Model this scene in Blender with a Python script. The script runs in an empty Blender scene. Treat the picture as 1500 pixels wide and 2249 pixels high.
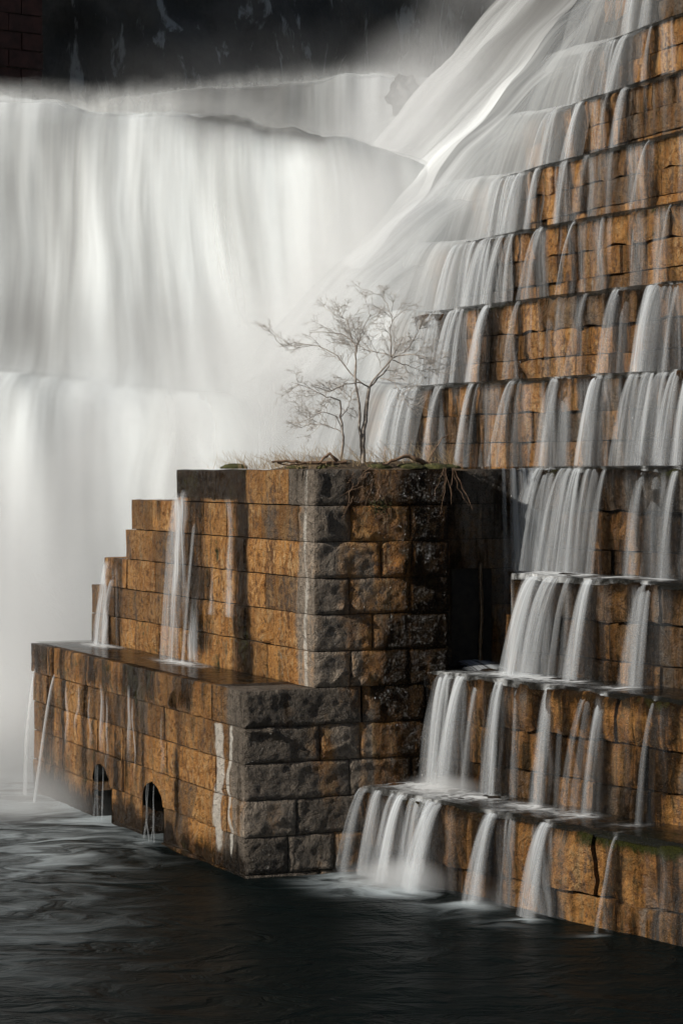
import bpy, math, random
import numpy as np
from mathutils import Vector

# ------------------------------------------------------------------ camera, sky, sun, exposure
scene = bpy.context.scene
EYE = 6.5                       # eye height above the pool (pool surface is z = 0)
FPX = 5365.0                    # focal length in pixels of the 1500 x 2249 frame
cam_d = bpy.data.cameras.new("camera")
cam = bpy.data.objects.new("camera", cam_d)
scene.collection.objects.link(cam)
cam.location = (0, 0, EYE)
cam.rotation_euler = (math.radians(90), 0, 0)
cam_d.sensor_fit = 'VERTICAL'
cam_d.sensor_height = 36.0
cam_d.sensor_width = 24.0
cam_d.lens = FPX / 2249 * 36.0
cam_d.shift_y = -0.0442
cam_d.clip_end = 1000
scene.camera = cam

SUN_EL = math.radians(28)
world = bpy.data.worlds.new("World"); scene.world = world
world.use_nodes = True
wn = world.node_tree.nodes; wl = world.node_tree.links
sky = wn.new('ShaderNodeTexSky'); sky.sky_type = 'NISHITA'; sky.sun_disc = False
sky.sun_elevation = SUN_EL
wl.new(sky.outputs[0], wn['Background'].inputs[0])
wn['Background'].inputs[1].default_value = 0.05
sd = Vector((-0.87, -0.50, 0)).normalized() * math.cos(SUN_EL) + Vector((0, 0, math.sin(SUN_EL)))
sky.sun_rotation = math.atan2(sd.x, sd.y)
sun_d = bpy.data.lights.new("sun", 'SUN'); sun_d.energy = 5.0
sun_d.angle = math.radians(0.5); sun_d.color = (1.0, 0.945, 0.865)
sun = bpy.data.objects.new("sun", sun_d); scene.collection.objects.link(sun)
sun.rotation_euler = sd.to_track_quat('Z', 'Y').to_euler()
sun.location = (-20, 0, 40)

scene.view_settings.view_transform = 'Standard'
scene.view_settings.look = 'None'
scene.view_settings.gamma = 1.0
scene.view_settings.use_curve_mapping = False
scene.view_settings.exposure = -0.2
scene.render.engine = 'CYCLES'
scene.cycles.use_denoising = True
scene.cycles.use_adaptive_sampling = True
scene.cycles.adaptive_threshold = 0.03
scene.cycles.adaptive_min_samples = 16
scene.cycles.max_bounces = 8
scene.cycles.diffuse_bounces = 2
scene.cycles.glossy_bounces = 2
scene.cycles.transmission_bounces = 2
scene.cycles.transparent_max_bounces = 40
scene.cycles.volume_bounces = 5
scene.cycles.volume_step_rate = 1.6
scene.cycles.volume_max_steps = 48
scene.cycles.caustics_reflective = False
scene.cycles.caustics_refractive = False
scene.cycles.sample_clamp_indirect = 4.0

rng = np.random.default_rng(7)
random.seed(7)

# ------------------------------------------------------------------ noise
def _hash(ix, iy, iz, seed):
    h = (ix.astype(np.int64) * 374761393 + iy.astype(np.int64) * 668265263 + iz.astype(np.int64) * 2147483647 + seed * 974711) & 0xffffffff
    h = ((h ^ (h >> 13)) * 1274126177) & 0xffffffff
    h = ((h ^ (h >> 16)) * 2246822519) & 0xffffffff
    return ((h ^ (h >> 15)) & 0xffffff) / float(0xffffff)

def vnoise(x, y, z=0.0, seed=0):
    x, y, z = np.broadcast_arrays(np.asarray(x, float), np.asarray(y, float), np.asarray(z, float))
    ix, iy, iz = np.floor(x), np.floor(y), np.floor(z)
    fx, fy, fz = x - ix, y - iy, z - iz
    fx = fx * fx * (3 - 2 * fx); fy = fy * fy * (3 - 2 * fy); fz = fz * fz * (3 - 2 * fz)
    r = 0
    for a in (0, 1):
        for b in (0, 1):
            for c in (0, 1):
                w = (fx if a else 1 - fx) * (fy if b else 1 - fy) * (fz if c else 1 - fz)
                r = r + w * _hash(ix + a, iy + b, iz + c, seed)
    return r                                   # 0..1

def fbm(x, y, z=0.0, seed=0, oct=4, gain=0.5):
    r = 0; a = 1; t = 0
    x = np.asarray(x, float); y = np.asarray(y, float); z = np.asarray(z, float)
    for o in range(oct):
        k = 2.03 ** o
        r = r + a * vnoise(x * k, y * k, z * k, seed + o * 17); t += a; a *= gain
    return r / t

def sstep(a, b, x):
    t = np.clip((np.asarray(x, float) - a) / (b - a), 0, 1)
    return t * t * (3 - 2 * t)

# ------------------------------------------------------------------ mesh helpers
COL = scene.collection

def grid_faces(nu, nv, off=0, flip=False):
    i, j = np.meshgrid(np.arange(nu - 1), np.arange(nv - 1), indexing='ij')
    a = (i * nv + j).ravel() + off
    f = np.stack([a, a + nv, a + nv + 1, a + 1], 1)
    return f[:, ::-1] if flip else f

def mesh_np(name, V, F, mat=None, parent=None, attrs=None, uv=None, smooth=True, loc=None, F3=None):
    V = np.asarray(V, float)
    if loc is None:
        loc = np.array([(V[:, 0].min() + V[:, 0].max()) / 2, (V[:, 1].min() + V[:, 1].max()) / 2, V[:, 2].min()])
    loc = np.asarray(loc, float)
    me = bpy.data.meshes.new(name)
    me.vertices.add(len(V)); me.vertices.foreach_set('co', (V - loc).astype(np.float32).ravel())
    F = np.asarray(F, np.int32).reshape(-1, 4)
    n4 = len(F); n3 = 0 if F3 is None else len(F3)
    li = F.ravel()
    ls = np.arange(n4) * 4; lt = np.full(n4, 4)
    if n3:
        F3 = np.asarray(F3, np.int32)
        li = np.concatenate([li, F3.ravel()])
        ls = np.concatenate([ls, n4 * 4 + np.arange(n3) * 3]); lt = np.concatenate([lt, np.full(n3, 3)])
    me.loops.add(len(li)); me.loops.foreach_set('vertex_index', li.astype(np.int32))
    me.polygons.add(n4 + n3)
    me.polygons.foreach_set('loop_start', ls.astype(np.int32))
    me.polygons.foreach_set('loop_total', lt.astype(np.int32))
    me.polygons.foreach_set('use_smooth', np.full(n4 + n3, smooth))
    if uv is not None:
        l = me.uv_layers.new(name='flow')
        l.data.foreach_set('uv', np.asarray(uv, np.float32)[li].ravel())
    if attrs:
        for k, a in attrs.items():
            a = np.asarray(a, np.float32)
            if a.ndim == 1:
                at = me.attributes.new(k, 'FLOAT', 'POINT'); at.data.foreach_set('value', a)
            else:
                at = me.attributes.new(k, 'FLOAT_COLOR', 'POINT'); at.data.foreach_set('color', a.ravel())
    me.update(calc_edges=True)
    me.validate()
    if mat: me.materials.append(mat)
    o = bpy.data.objects.new(name, me); COL.objects.link(o)
    if parent is not None:
        o.parent = parent
        p = np.array(parent.location)
        if parent.parent: p = p + np.array(parent.parent.location)
        o.location = loc - p
    else:
        o.location = loc
    return o

def empty(name, loc, label=None, cat=None, group=None, kind=None, parent=None):
    o = bpy.data.objects.new(name, None); COL.objects.link(o)
    o.empty_display_size = 0.2
    o.location = loc
    if parent is not None:
        o.parent = parent; o.location = np.array(loc) - np.array(parent.location)
    tag(o, label, cat, group, kind)
    return o

def tag(o, label=None, cat=None, group=None, kind=None):
    if label: o['label'] = label
    if cat: o['category'] = cat
    if group: o['group'] = group
    if kind: o['kind'] = kind
    return o

def tubes(segs, sides=5):
    """segs: list of polylines [(points Nx3, radii N)] -> V,F"""
    Vs, Fs, n0 = [], [], 0
    ang = np.arange(sides) * 2 * np.pi / sides
    for P, R in segs:
        P = np.asarray(P, float); R = np.asarray(R, float)
        T = np.gradient(P, axis=0); T /= np.linalg.norm(T, axis=1)[:, None] + 1e-9
        ref = np.array([0.3, 0.9, 0.2]) if abs(T[0] @ np.array([0, 0, 1.])) > .9 else np.array([0, 0, 1.])
        N = np.cross(T, ref); N /= np.linalg.norm(N, axis=1)[:, None] + 1e-9
        B = np.cross(T, N)
        ring = P[:, None, :] + R[:, None, None] * (np.cos(ang)[None, :, None] * N[:, None, :] + np.sin(ang)[None, :, None] * B[:, None, :])
        Vs.append(ring.reshape(-1, 3))
        m = len(P)
        i, j = np.meshgrid(np.arange(m - 1), np.arange(sides), indexing='ij')
        a = (i * sides + j).ravel(); b = (i * sides + (j + 1) % sides).ravel()
        Fs.append(np.stack([a, b, b + sides, a + sides], 1) + n0)
        n0 += m * sides
    return np.concatenate(Vs), np.concatenate(Fs)

# ------------------------------------------------------------------ materials
class NT:
    def __init__(s, name):
        s.m = bpy.data.materials.new(name); s.m.use_nodes = True
        s.t = s.m.node_tree; s.t.nodes.clear()
        s.out = s.n('ShaderNodeOutputMaterial')
    def n(s, t, **kw):
        nd = s.t.nodes.new(t)
        for k, v in kw.items():
            if k in nd.bl_rna.properties: setattr(nd, k, v)
        return nd
    def l(s, a, b): s.t.links.new(a, b)
    def val(s, sock, v):
        if isinstance(v, (int, float)): sock.default_value = v
        elif isinstance(v, tuple): sock.default_value = v if len(v) == len(sock.default_value) else (*v, 1)
        else: s.l(v, sock)
    def attr(s, name, out='Fac'):
        a = s.n('ShaderNodeAttribute', attribute_name=name); return a.outputs[out]
    def math(s, op, a, b=0.0, c=0.0, clamp=False):
        m = s.n('ShaderNodeMath', operation=op, use_clamp=clamp)
        s.val(m.inputs[0], a); s.val(m.inputs[1], b); s.val(m.inputs[2], c); return m.outputs[0]
    def mapr(s, v, a, b, c=0.0, d=1.0):
        m = s.n('ShaderNodeMapRange'); m.interpolation_type = 'SMOOTHSTEP'
        s.val(m.inputs['Value'], v); m.inputs['From Min'].default_value = a; m.inputs['From Max'].default_value = b
        m.inputs['To Min'].default_value = c; m.inputs['To Max'].default_value = d; return m.outputs[0]
    def mix(s, f, a, b):
        m = s.n('ShaderNodeMix', data_type='RGBA')
        s.val(m.inputs[0], f); s.val(m.inputs[6], a); s.val(m.inputs[7], b); return m.outputs[2]
    def noise(s, vec, scale, detail=4, rough=.55, dist=0.0, out='Fac'):
        n = s.n('ShaderNodeTexNoise'); s.l(vec, n.inputs['Vector'])
        n.inputs['Scale'].default_value = scale; n.inputs['Detail'].default_value = detail
        n.inputs['Roughness'].default_value = rough; n.inputs['Distortion'].default_value = dist; return n.outputs[out]
    def mapping(s, vec, scale=(1, 1, 1), loc=(0, 0, 0)):
        m = s.n('ShaderNodeMapping'); s.l(vec, m.inputs['Vector'])
        m.inputs['Scale'].default_value = scale; m.inputs['Location'].default_value = loc; return m.outputs[0]
    def pos(s): return s.n('ShaderNodeNewGeometry').outputs['Position']
    def bump(s, h, strength, dist, normal=None):
        b = s.n('ShaderNodeBump'); b.inputs['Strength'].default_value = strength; b.inputs['Distance'].default_value = dist
        s.l(h, b.inputs['Height'])
        if normal: s.l(normal, b.inputs['Normal'])
        return b.outputs[0]
    def soft_normal(s, f):  # leans normals to a fixed sunward direction, brightening and evening the water's shading
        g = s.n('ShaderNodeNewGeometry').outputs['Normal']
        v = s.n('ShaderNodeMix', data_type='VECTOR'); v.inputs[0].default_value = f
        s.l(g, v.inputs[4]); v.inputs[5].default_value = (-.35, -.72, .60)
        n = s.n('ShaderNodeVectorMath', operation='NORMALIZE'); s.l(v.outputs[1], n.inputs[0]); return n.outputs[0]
    def principled(s, **kw):
        p = s.n('ShaderNodeBsdfPrincipled')
        for k, v in kw.items(): s.val(p.inputs[k.replace('_', ' ')], v)
        return p
    def surf(s, sh): s.l(sh, s.out.inputs['Surface'])

def mat_stone():
    t = NT('stone'); P = t.pos()
    st = t.n('ShaderNodeAttribute', attribute_name='stain')
    sep = t.n('ShaderNodeSeparateColor'); t.l(st.outputs['Color'], sep.inputs[0])
    rust, wet, white = sep.outputs[0], sep.outputs[1], sep.outputs[2]
    moss = st.outputs['Alpha']
    rnd = t.n('ShaderNodeObjectInfo').outputs['Random']
    n1 = t.noise(P, 1.7, 5, .6, .4); n2 = t.noise(P, 9, 5, .65); n3 = t.noise(P, 38, 4, .65)
    streak = t.noise(t.mapping(P, (3.2, 3.2, .55)), 1.0, 3, .5, .5)
    streak2 = t.noise(t.mapping(P, (7, 7, 1.1), (3, 5, 1)), 1.0, 4, .6, 1.0)
    c01 = lambda v, k: t.math('MULTIPLY', t.math('SUBTRACT', v, .5), k)
    grey = t.mix(t.mapr(n2, .3, .7), (.125, .100, .075), (.30, .245, .19))
    grey = t.mix(t.mapr(n3, .40, .72, 0, .55), grey, (.34, .30, .25))
    ora = t.mix(t.mapr(n1, .3, .7), (.25, .100, .018), (.44, .215, .060))
    ora = t.mix(t.mapr(t.math('ADD', t.math('MULTIPLY', streak2, .5), t.math('MULTIPLY', n2, .5)), .48, .62, 0, .75), ora, (.47, .315, .155))
    ora = t.mix(t.mapr(t.math('ADD', t.math('MULTIPLY', streak, .55), t.math('MULTIPLY', n2, .45)), .49, .36, 0, .85), ora, (.075, .030, .010))
    ora = t.mix(t.mapr(n3, .50, .75, 0, .45), ora, (.46, .29, .13))
    ora = t.mix(t.mapr(n2, .48, .34, 0, .65), ora, (.10, .045, .016))
    rf = t.math('ADD', t.math('ADD', rust, c01(rnd, .45)), c01(streak, 1.1)); rf = t.math('ADD', rf, c01(n2, .9))
    c = t.mix(t.mapr(rf, .2, .8), grey, ora)
    hs = t.n('ShaderNodeHueSaturation'); t.l(c, hs.inputs['Color'])
    t.l(t.mapr(rnd, 0, 1, .55, 1.25), hs.inputs['Value']); c = hs.outputs[0]
    wf = t.math('ADD', wet, c01(streak, 1.0)); wf = t.math('ADD', wf, c01(streak2, .8)); wf = t.math('ADD', wf, c01(n2, .7))
    wfm = t.mapr(wf, .18, .72)
    dark = t.mix(t.mapr(n2, .45, .75), (.006, .005, .004), (.032, .020, .010))
    c = t.mix(t.math('MULTIPLY', wfm, .95), c, dark)
    mf = t.math('ADD', moss, c01(n2, 1.2))
    c = t.mix(t.mapr(mf, .4, .8), c, t.mix(n3, (.014, .018, .005), (.055, .055, .014)))
    whf = t.math('ADD', white, c01(streak2, .9)); whf = t.math('ADD', whf, c01(n2, .5))
    c = t.mix(t.mapr(whf, .35, .8, 0, .8), c, (.62, .59, .53))
    pit = t.noise(P, 20, 2, .5); c = t.mix(t.mapr(pit, .33, .25, 0, .75), c, (.02, .016, .012))
    glit = t.mapr(t.noise(P, 48, 2, .5), .54, .62)
    rough = t.math('SUBTRACT', .82, t.math('MULTIPLY', wfm, .45))
    rough = t.math('SUBTRACT', rough, t.mapr(rust, .3, .9, 0, .20))
    h = t.math('ADD', t.math('MULTIPLY', n2, .8), t.math('MULTIPLY', n3, .5))
    chip = t.noise(P, 4.2, 4, .6, 1.2)
    h = t.math('ADD', h, t.math('MULTIPLY', chip, 1.5))
    b = t.bump(h, 1.0, .12)
    p = t.principled(Base_Color=c, Roughness=rough, Normal=b, Coat_Weight=t.math('MULTIPLY', glit, t.mapr(wfm, .0, .7, .35, 1.0)), Coat_Roughness=.12)
    t.val(p.inputs['Specular IOR Level'], t.mapr(wfm, .2, .8, .32, .08))
    t.l(t.bump(n3, 1.0, .12, b), p.inputs['Coat Normal'])
    t.surf(p.outputs[0]); return t.m

def mat_simple(name, c1, c2, scale=6, rough=.8, bump=.5, dist=.03, stretch=(1, 1, 1)):
    t = NT(name); P = t.mapping(t.pos(), stretch)
    n = t.noise(P, scale, 6, .6); n2 = t.noise(P, scale * 5, 4, .6)
    c = t.mix(t.mapr(n, .3, .7), c1, c2)
    h = t.math('ADD', n, t.math('MULTIPLY', n2, .4))
    p = t.principled(Base_Color=c, Roughness=rough, Normal=t.bump(h, bump, dist)); t.surf(p.outputs[0]); return t.m

def mat_fall(name, streak=(7, .25), lo=.35, hi=.75, floor=.15, col=(.80, .82, .82), gain=1.0, solid=False):
    """silky falling water: white scattering sheet, opacity from the sheet's own density and streaks along the flow"""
    t = NT(name)
    uv = t.n('ShaderNodeUVMap', uv_map='flow').outputs[0]
    n = t.noise(t.mapping(uv, (streak[0], streak[1], 1)), 1.0, 4, .6, .15)
    n2 = t.noise(t.mapping(uv, (streak[0] * 4, streak[1] * 1.6, 1), (3, 7, 0)), 1.0, 3, .55, .1)
    s = t.math('ADD', t.math('MULTIPLY', n, .65), t.math('MULTIPLY', n2, .35))
    s = t.mapr(s, lo, hi, floor, 1.0)
    d = t.attr('dens')
    a = t.math('MULTIPLY', t.math('MULTIPLY', s, d), gain, clamp=True)
    # full where the sheet is dense
    a = t.math('MAXIMUM', a, t.mapr(d, 1.0, 1.6, 0, 1))
    if solid:                                   # thick flow lying on rock: rock tints it where thin; far fall's grey stands for shade
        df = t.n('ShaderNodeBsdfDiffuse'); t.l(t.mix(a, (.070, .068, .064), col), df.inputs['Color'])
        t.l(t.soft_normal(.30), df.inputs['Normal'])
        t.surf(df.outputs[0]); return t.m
    df = t.n('ShaderNodeBsdfDiffuse'); df.inputs['Color'].default_value = (*col, 1)
    tr = t.n('ShaderNodeBsdfTranslucent'); tr.inputs['Color'].default_value = (*col, 1)
    mx = t.n('ShaderNodeMixShader'); mx.inputs[0].default_value = .35
    t.l(df.outputs[0], mx.inputs[1]); t.l(tr.outputs[0], mx.inputs[2])
    tp = t.n('ShaderNodeBsdfTransparent')
    m2 = t.n('ShaderNodeMixShader'); t.l(a, m2.inputs[0]); t.l(tp.outputs[0], m2.inputs[1]); t.l(mx.outputs[0], m2.inputs[2])
    t.surf(m2.outputs[0]); return t.m

def mat_film():
    """thin sheet of water sliding over a tread, foam where falls land"""
    t = NT('water_film'); P = t.pos()
    n = t.noise(P, 5, 4, .6, .6)
    foam = t.attr('dens')
    f = t.mapr(t.math('MULTIPLY', foam, t.mapr(n, .3, .7, .35, 1.35)), .04, 1.15, 0, .9)
    w = t.principled(Base_Color=(.012, .012, .010), Roughness=.16, Normal=t.bump(n, .25, .03))
    w.inputs['IOR'].default_value = 1.33
    tp = t.n('ShaderNodeBsdfTransparent')
    m0 = t.n('ShaderNodeMixShader'); m0.inputs[0].default_value = .62; t.l(tp.outputs[0], m0.inputs[1]); t.l(w.outputs[0], m0.inputs[2])
    df = t.n('ShaderNodeBsdfDiffuse'); df.inputs['Color'].default_value = (.78, .80, .80, 1)
    m = t.n('ShaderNodeMixShader'); t.l(f, m.inputs[0]); t.l(m0.outputs[0], m.inputs[1]); t.l(df.outputs[0], m.inputs[2])
    t.surf(m.outputs[0]); return t.m

def mat_river():
    t = NT('river'); P = t.pos()
    w = t.noise(t.mapping(P, (.5, .9, 1)), 1.0, 3, .5, 0, out='Color')
    v = t.n('ShaderNodeVectorMath', operation='MULTIPLY_ADD'); t.l(w, v.inputs[0]); v.inputs[1].default_value = (2.2, 2.2, 0)
    t.l(P, v.inputs[2]); Q = v.outputs[0]
    sw = t.noise(t.mapping(Q, (.45, .75, 1)), 1.0, 4, .55, 2.2)
    fine = t.noise(t.mapping(Q, (1.6, 3.2, 1)), 1.0, 4, .55, 1.2)
    foam = t.attr('dens')
    s = t.math('ADD', t.math('MULTIPLY', sw, .85), t.math('MULTIPLY', fine, .15))
    f = t.math('MULTIPLY', foam, t.mapr(s, .30, .72, .18, 1.35))
    f = t.mapr(f, .06, 1.2, 0, .8)
    h = t.math('ADD', t.math('MULTIPLY', sw, 1.0), t.math('MULTIPLY', fine, .12))
    p = t.principled(Base_Color=(.004, .007, .007), Roughness=.38, Normal=t.bump(h, .6, .28))
    p.inputs['IOR'].default_value = 1.33; p.inputs['Specular IOR Level'].default_value = .05
    df = t.n('ShaderNodeBsdfDiffuse'); df.inputs['Color'].default_value = (.55, .62, .64, 1)
    m = t.n('ShaderNodeMixShader'); t.l(f, m.inputs[0]); t.l(p.outputs[0], m.inputs[1]); t.l(df.outputs[0], m.inputs[2])
    t.surf(m.outputs[0]); return t.m

def mat_cliff():
    t = NT('cliff'); P = t.pos()
    n = t.noise(P, .35, 8, .62); n2 = t.noise(t.mapping(P, (1.6, 1.6, .35)), 1.0, 6, .6, .4)
    c = t.mix(t.mapr(n, .3, .7), (.035, .033, .030), (.13, .12, .105))
    c = t.mix(t.mapr(n2, .56, .66, 0, .8), c, (.42, .42, .41))
    h = t.math('ADD', n, t.math('MULTIPLY', n2, .5))
    p = t.principled(Base_Color=c, Roughness=.75, Normal=t.bump(h, .8, .5)); t.surf(p.outputs[0]); return t.m

M_STONE = mat_stone()
M_MORTAR = mat_simple('mortar', (.015, .012, .010), (.035, .028, .02), 8, .9)
M_FALL = mat_fall('falling_water', (7.0, .22), .34, .66, .22, (.78, .82, .85))
M_VEIL = mat_fall('overflow_water', (1.3, .10), .30, .72, .42, (.78, .81, .82))
M_MAIN = mat_fall('main_fall_water', (.55, .05), .30, .70, .30, (.78, .80, .79))
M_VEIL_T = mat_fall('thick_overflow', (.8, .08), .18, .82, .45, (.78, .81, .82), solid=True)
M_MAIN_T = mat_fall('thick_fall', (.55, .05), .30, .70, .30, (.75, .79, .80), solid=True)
M_FILM = mat_film()
M_RIVER = mat_river()
M_CLIFF = mat_cliff()
M_ROCK = mat_simple('wet_rock', (.02, .015, .010), (.075, .05, .028), 2, .5, .8, .12)
M_ROCK_SHADE = mat_simple('black_rock_shade', (.004, .004, .003), (.014, .012, .008), 6, .35, .6, .04)  # near-black wet rock, also standing in for shade inside culverts and slot
M_BARK = mat_simple('bark', (.17, .14, .115), (.46, .41, .36), 14, .85, .6, .01)
M_TWIG = mat_simple('twig', (.36, .32, .28), (.56, .51, .46), 9, .8, .2, .005)
M_WOOD = mat_simple('driftwood', (.13, .07, .035), (.34, .22, .14), 9, .8, .6, .02)
M_STRAW = mat_simple('dry_grass', (.26, .17, .08), (.48, .36, .2), 4, .8, .1, .005)
M_MOSS = mat_simple('moss', (.030, .032, .008), (.10, .095, .028), 16, .95, .9, .04)
M_SOIL = mat_simple('soil', (.040, .026, .014), (.16, .11, .06), 12, .95, .9, .05)
M_BRICK = mat_simple('old_brick', (.024, .009, .007), (.058, .021, .016), 2.5, .85, .6, .04)
M_IRON = mat_simple('wet_iron', (.05, .03, .015), (.16, .10, .05), 20, .3, .6, .01)

# ------------------------------------------------------------------ stones
def rock_height(X, Z, L, H, amp, r, margin, planes=9, slope=.62):
    h = np.full(X.shape, amp * 1.15)
    for k in range(planes):
        cx, cz = r.uniform(0, L), r.uniform(0, H)
        gx, gz = r.normal(0, slope), r.normal(0, slope)
        h = np.minimum(h, amp * r.uniform(.45, 1.1) + gx * (X - cx) + gz * (Z - cz))
    sd_ = int(r.integers(1, 1e6))
    h = np.maximum(h, amp * .12)
    h = h + amp * .20 * (fbm(X * 4, Z * 4, 0, sd_, 3) - .5) + .022 * (fbm(X * 13, Z * 13, 0, sd_ + 3, 3) - .5)
    e = np.minimum(np.minimum(X, L - X), np.minimum(Z, H - Z))
    return h * sstep(-.012, margin, e) ** .8 * (e > 1e-6)

def stone_local(L, H, D, amp, r, res=.04, top=False, topamp=.03, margin=.05, overhang=0., left=None):
    """front faces -y (x 0..L, z 0..H, back at y=D).  Returns V, F."""
    nx = max(6, int(L / res)); nz = max(5, int(H / res))
    xs = np.linspace(0, L, nx); zs = np.linspace(0, H, nz)
    X, Z = np.meshgrid(xs, zs, indexing='ij')
    h = rock_height(X, Z, L, H, amp, r, margin)
    Y = -h - overhang
    V = [np.stack([X, Y, Z], -1).reshape(-1, 3)]; F = [grid_faces(nx, nz)]
    n = nx * nz
    def add(a, b, flip):
        nonlocal n
        m = len(a)
        v = np.concatenate([a, b]); V.append(v)
        i = np.arange(m - 1); f = np.stack([i, i + 1, i + 1 + m, i + m], 1) + n
        F.append(f[:, ::-1] if flip else f); n += 2 * m
    y0 = -overhang
    def edge(x, z): return np.stack([x, np.full(len(x), y0), z], -1)
    def back(x, z): return np.stack([x, np.full(len(x), D), z], -1)
    one = np.ones
    if left is None:
        add(edge(one(nz) * 0, zs), back(one(nz) * 0, zs), True)
    add(edge(one(nz) * L, zs), back(one(nz) * L, zs), False)
    add(edge(xs, one(nx) * 0), back(xs, one(nx) * 0), False)
    if top:
        ny = max(5, int(D / .10)); ys = np.linspace(y0, D, ny)
        XX, YY = np.meshgrid(xs, ys, indexing='ij')
        sd_ = int(r.integers(1, 1e6))
        e = np.minimum(np.minimum(XX, L - XX), YY - y0)
        hz = topamp * (fbm(XX * 2.2, YY * 2.2, 0, sd_, 4) - .45) * 2 * sstep(-.02, .12, e) * (e > 1e-6)
        V.append(np.stack([XX, YY, H + hz], -1).reshape(-1, 3)); F.append(grid_faces(nx, ny, n)); n += nx * ny
    else:
        add(edge(xs, one(nx) * H), back(xs, one(nx) * H), True)
    if left is not None:                              # second worked face on x = 0, depth D
        ny = max(6, int(D / res)); ys = np.linspace(0, D, ny)
        YY, ZZ = np.meshgrid(ys, zs, indexing='ij')
        hl = rock_height(YY, ZZ, D, H, left, r, margin)
        V.append(np.stack([-hl, YY, ZZ], -1).reshape(-1, 3)); F.append(grid_faces(ny, nz, n, True)); n += ny * nz
    V = np.concatenate(V); F = np.concatenate(F)
    return V, F

def wobble(V, amp, freq, seed):
    """world-space waviness so that arrises are not ruler-straight"""
    W = V.copy()
    for i in range(3):
        W[:, i] += amp * (fbm(V[:, 0] * freq, V[:, 1] * freq, V[:, 2] * freq, seed + i * 31, 3) - .5) * 2
    return W

# ------------------------------------------------------------------ plan geometry
TH = math.radians(23.65)
A = np.array([-math.sin(TH), math.cos(TH)])     # along the pier, away from the camera
B = np.array([math.cos(TH), math.sin(TH)])      # across the pier, towards the dam
C0 = np.array([-.436, 39.0])                    # upper corner of the pier in plan
def uv2xy(u, v):
    return C0[0] + np.asarray(u) * A[0] + np.asarray(v) * B[0], C0[1] + np.asarray(u) * A[1] + np.asarray(v) * B[1]

_Y = np.linspace(20, 100, 1601)
_TH = np.radians(np.interp(_Y, [20, 33, 57, 66, 100], [44, 37, 19, 16, 13]))
_F = -np.concatenate([[0], np.cumsum((np.tan(_TH[1:]) + np.tan(_TH[:-1])) / 2 * np.diff(_Y))])
_F -= np.interp(39.0, _Y, _F)
def Fy(y): return np.interp(y, _Y, _F)
def theta(y): return np.interp(y, _Y, _TH)
_S = np.concatenate([[0], np.cumsum(np.hypot(np.diff(_Y), np.diff(_F)))])
def s_of(y): return np.interp(y, _Y, _S)
def y_of(s): return np.interp(s, _S, _Y)

TIERS = [-3, -2, -1, 0, 1, 2, 3, 4, 5, 6, 7, 8, 9]
OFF = {-3: .6, -2: 2.05, -1: 3.40, 0: 4.6, 1: 8.3, 2: 9.6, 3: 11.1, 4: 12.7, 5: 14.3, 6: 15.7, 7: 17.1, 8: 18.5, 9: 19.9}
ZT = {-4: 0.0, -3: 1.33, -2: 3.13, -1: 4.72, 0: 6.46}
for k in range(1, 10): ZT[k] = 6.46 + 1.70 * k
def front(k, y, out=0.0):
    """plan point on the face of tier k; out = distance in front of the face"""
    th = theta(y)
    return OFF[k] + Fy(y) - np.cos(th) * out, np.asarray(y, float) - np.sin(th) * out
def px_to_y(k, px):
    ys = np.linspace(24, 75, 2000)
    x = 750 + FPX * (OFF[k] + Fy(ys)) / ys
    return float(np.interp(-px, -x, ys))      # x falls with y
def px_width(k, y, w):
    d = .05
    f = lambda q: FPX * (OFF[k] + Fy(q)) / q
    per_m = abs(f(y + d) - f(y - d)) / (s_of(y + d) - s_of(y - d))
    return w / per_m

# strands: (px at the lip, px width, density) read off the place
STR = {
 -3: [(805, 22, .75), (838, 26, .8), (885, 44, .95), (925, 30, .7), (958, 52, 1.1), (1088, 34, .95), (1125, 26, .35), (1214, 20, .95), (1360, 8, .6)],
 -2: [(985, 46, 1.15), (1020, 34, .95), (1055, 12, .5), (1106, 24, 1.0), (1140, 12, .3), (1214, 24, 1.0), (1244, 10, .35), (1298, 30, .45), (1335, 16, .95), (1448, 10, .6)],
 -1: [(1180, 50, 1.0), (1222, 44, 1.1), (1262, 18, .5), (1302, 34, 1.0), (1428, 28, 1.0)],
 0: [(1190, 30, .8), (1215, 30, .9), (1250, 30, .85), (1278, 26, .95), (1310, 40, .45), (1334, 8, .7), (1422, 16, .9), (1445, 22, .25), (1494, 22, .95)],
 1: [(880, 46, 1.0), (912, 36, .9), (972, 20, .9), (1043, 14, .75), (1060, 10, .5), (1132, 20, .7), (1150, 14, .4), (1228, 26, 1.0), (1255, 26, .35), (1318, 26, 1.05), (1345, 16, .3), (1400, 30, .85), (1430, 34, .75), (1462, 26, .8), (1490, 26, 1.0), (1520, 26, .9)],
 2: [(930, 40, .95), (965, 34, .9), (1010, 34, 1.05), (1078, 18, .95), (1145, 10, .5), (1218, 10, .22), (1290, 10, .5), (1362, 24, .85), (1382, 20, .4), (1442, 34, 1.1), (1470, 40, .45), (1500, 20, .5)],
 3: [(1012, 30, .95), (1040, 26, .85), (1078, 36, 1.0), (1105, 22, .8), (1130, 16, .8), (1192, 14, .95), (1266, 8, .75), (1330, 9, .35), (1402, 5, .4), (1478, 6, .45)],
 4: [(1100, 30, .95), (1130, 26, .85), (1150, 22, .8), (1188, 14, .8), (1245, 18, .85), (1292, 12, .6), (1352, 8, .35), (1432, 6, .5)],
 5: [(1220, 30, .9), (1280, 24, .9), (1340, 9, .55), (1380, 22, .75)],
 6: [(1300, 30, .9), (1350, 22, .9), (1380, 20, .9), (1436, 10, .6)],
 7: [(1400, 26, .9), (1440, 18, .8)],
 8: [], 9: [],
}
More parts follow.
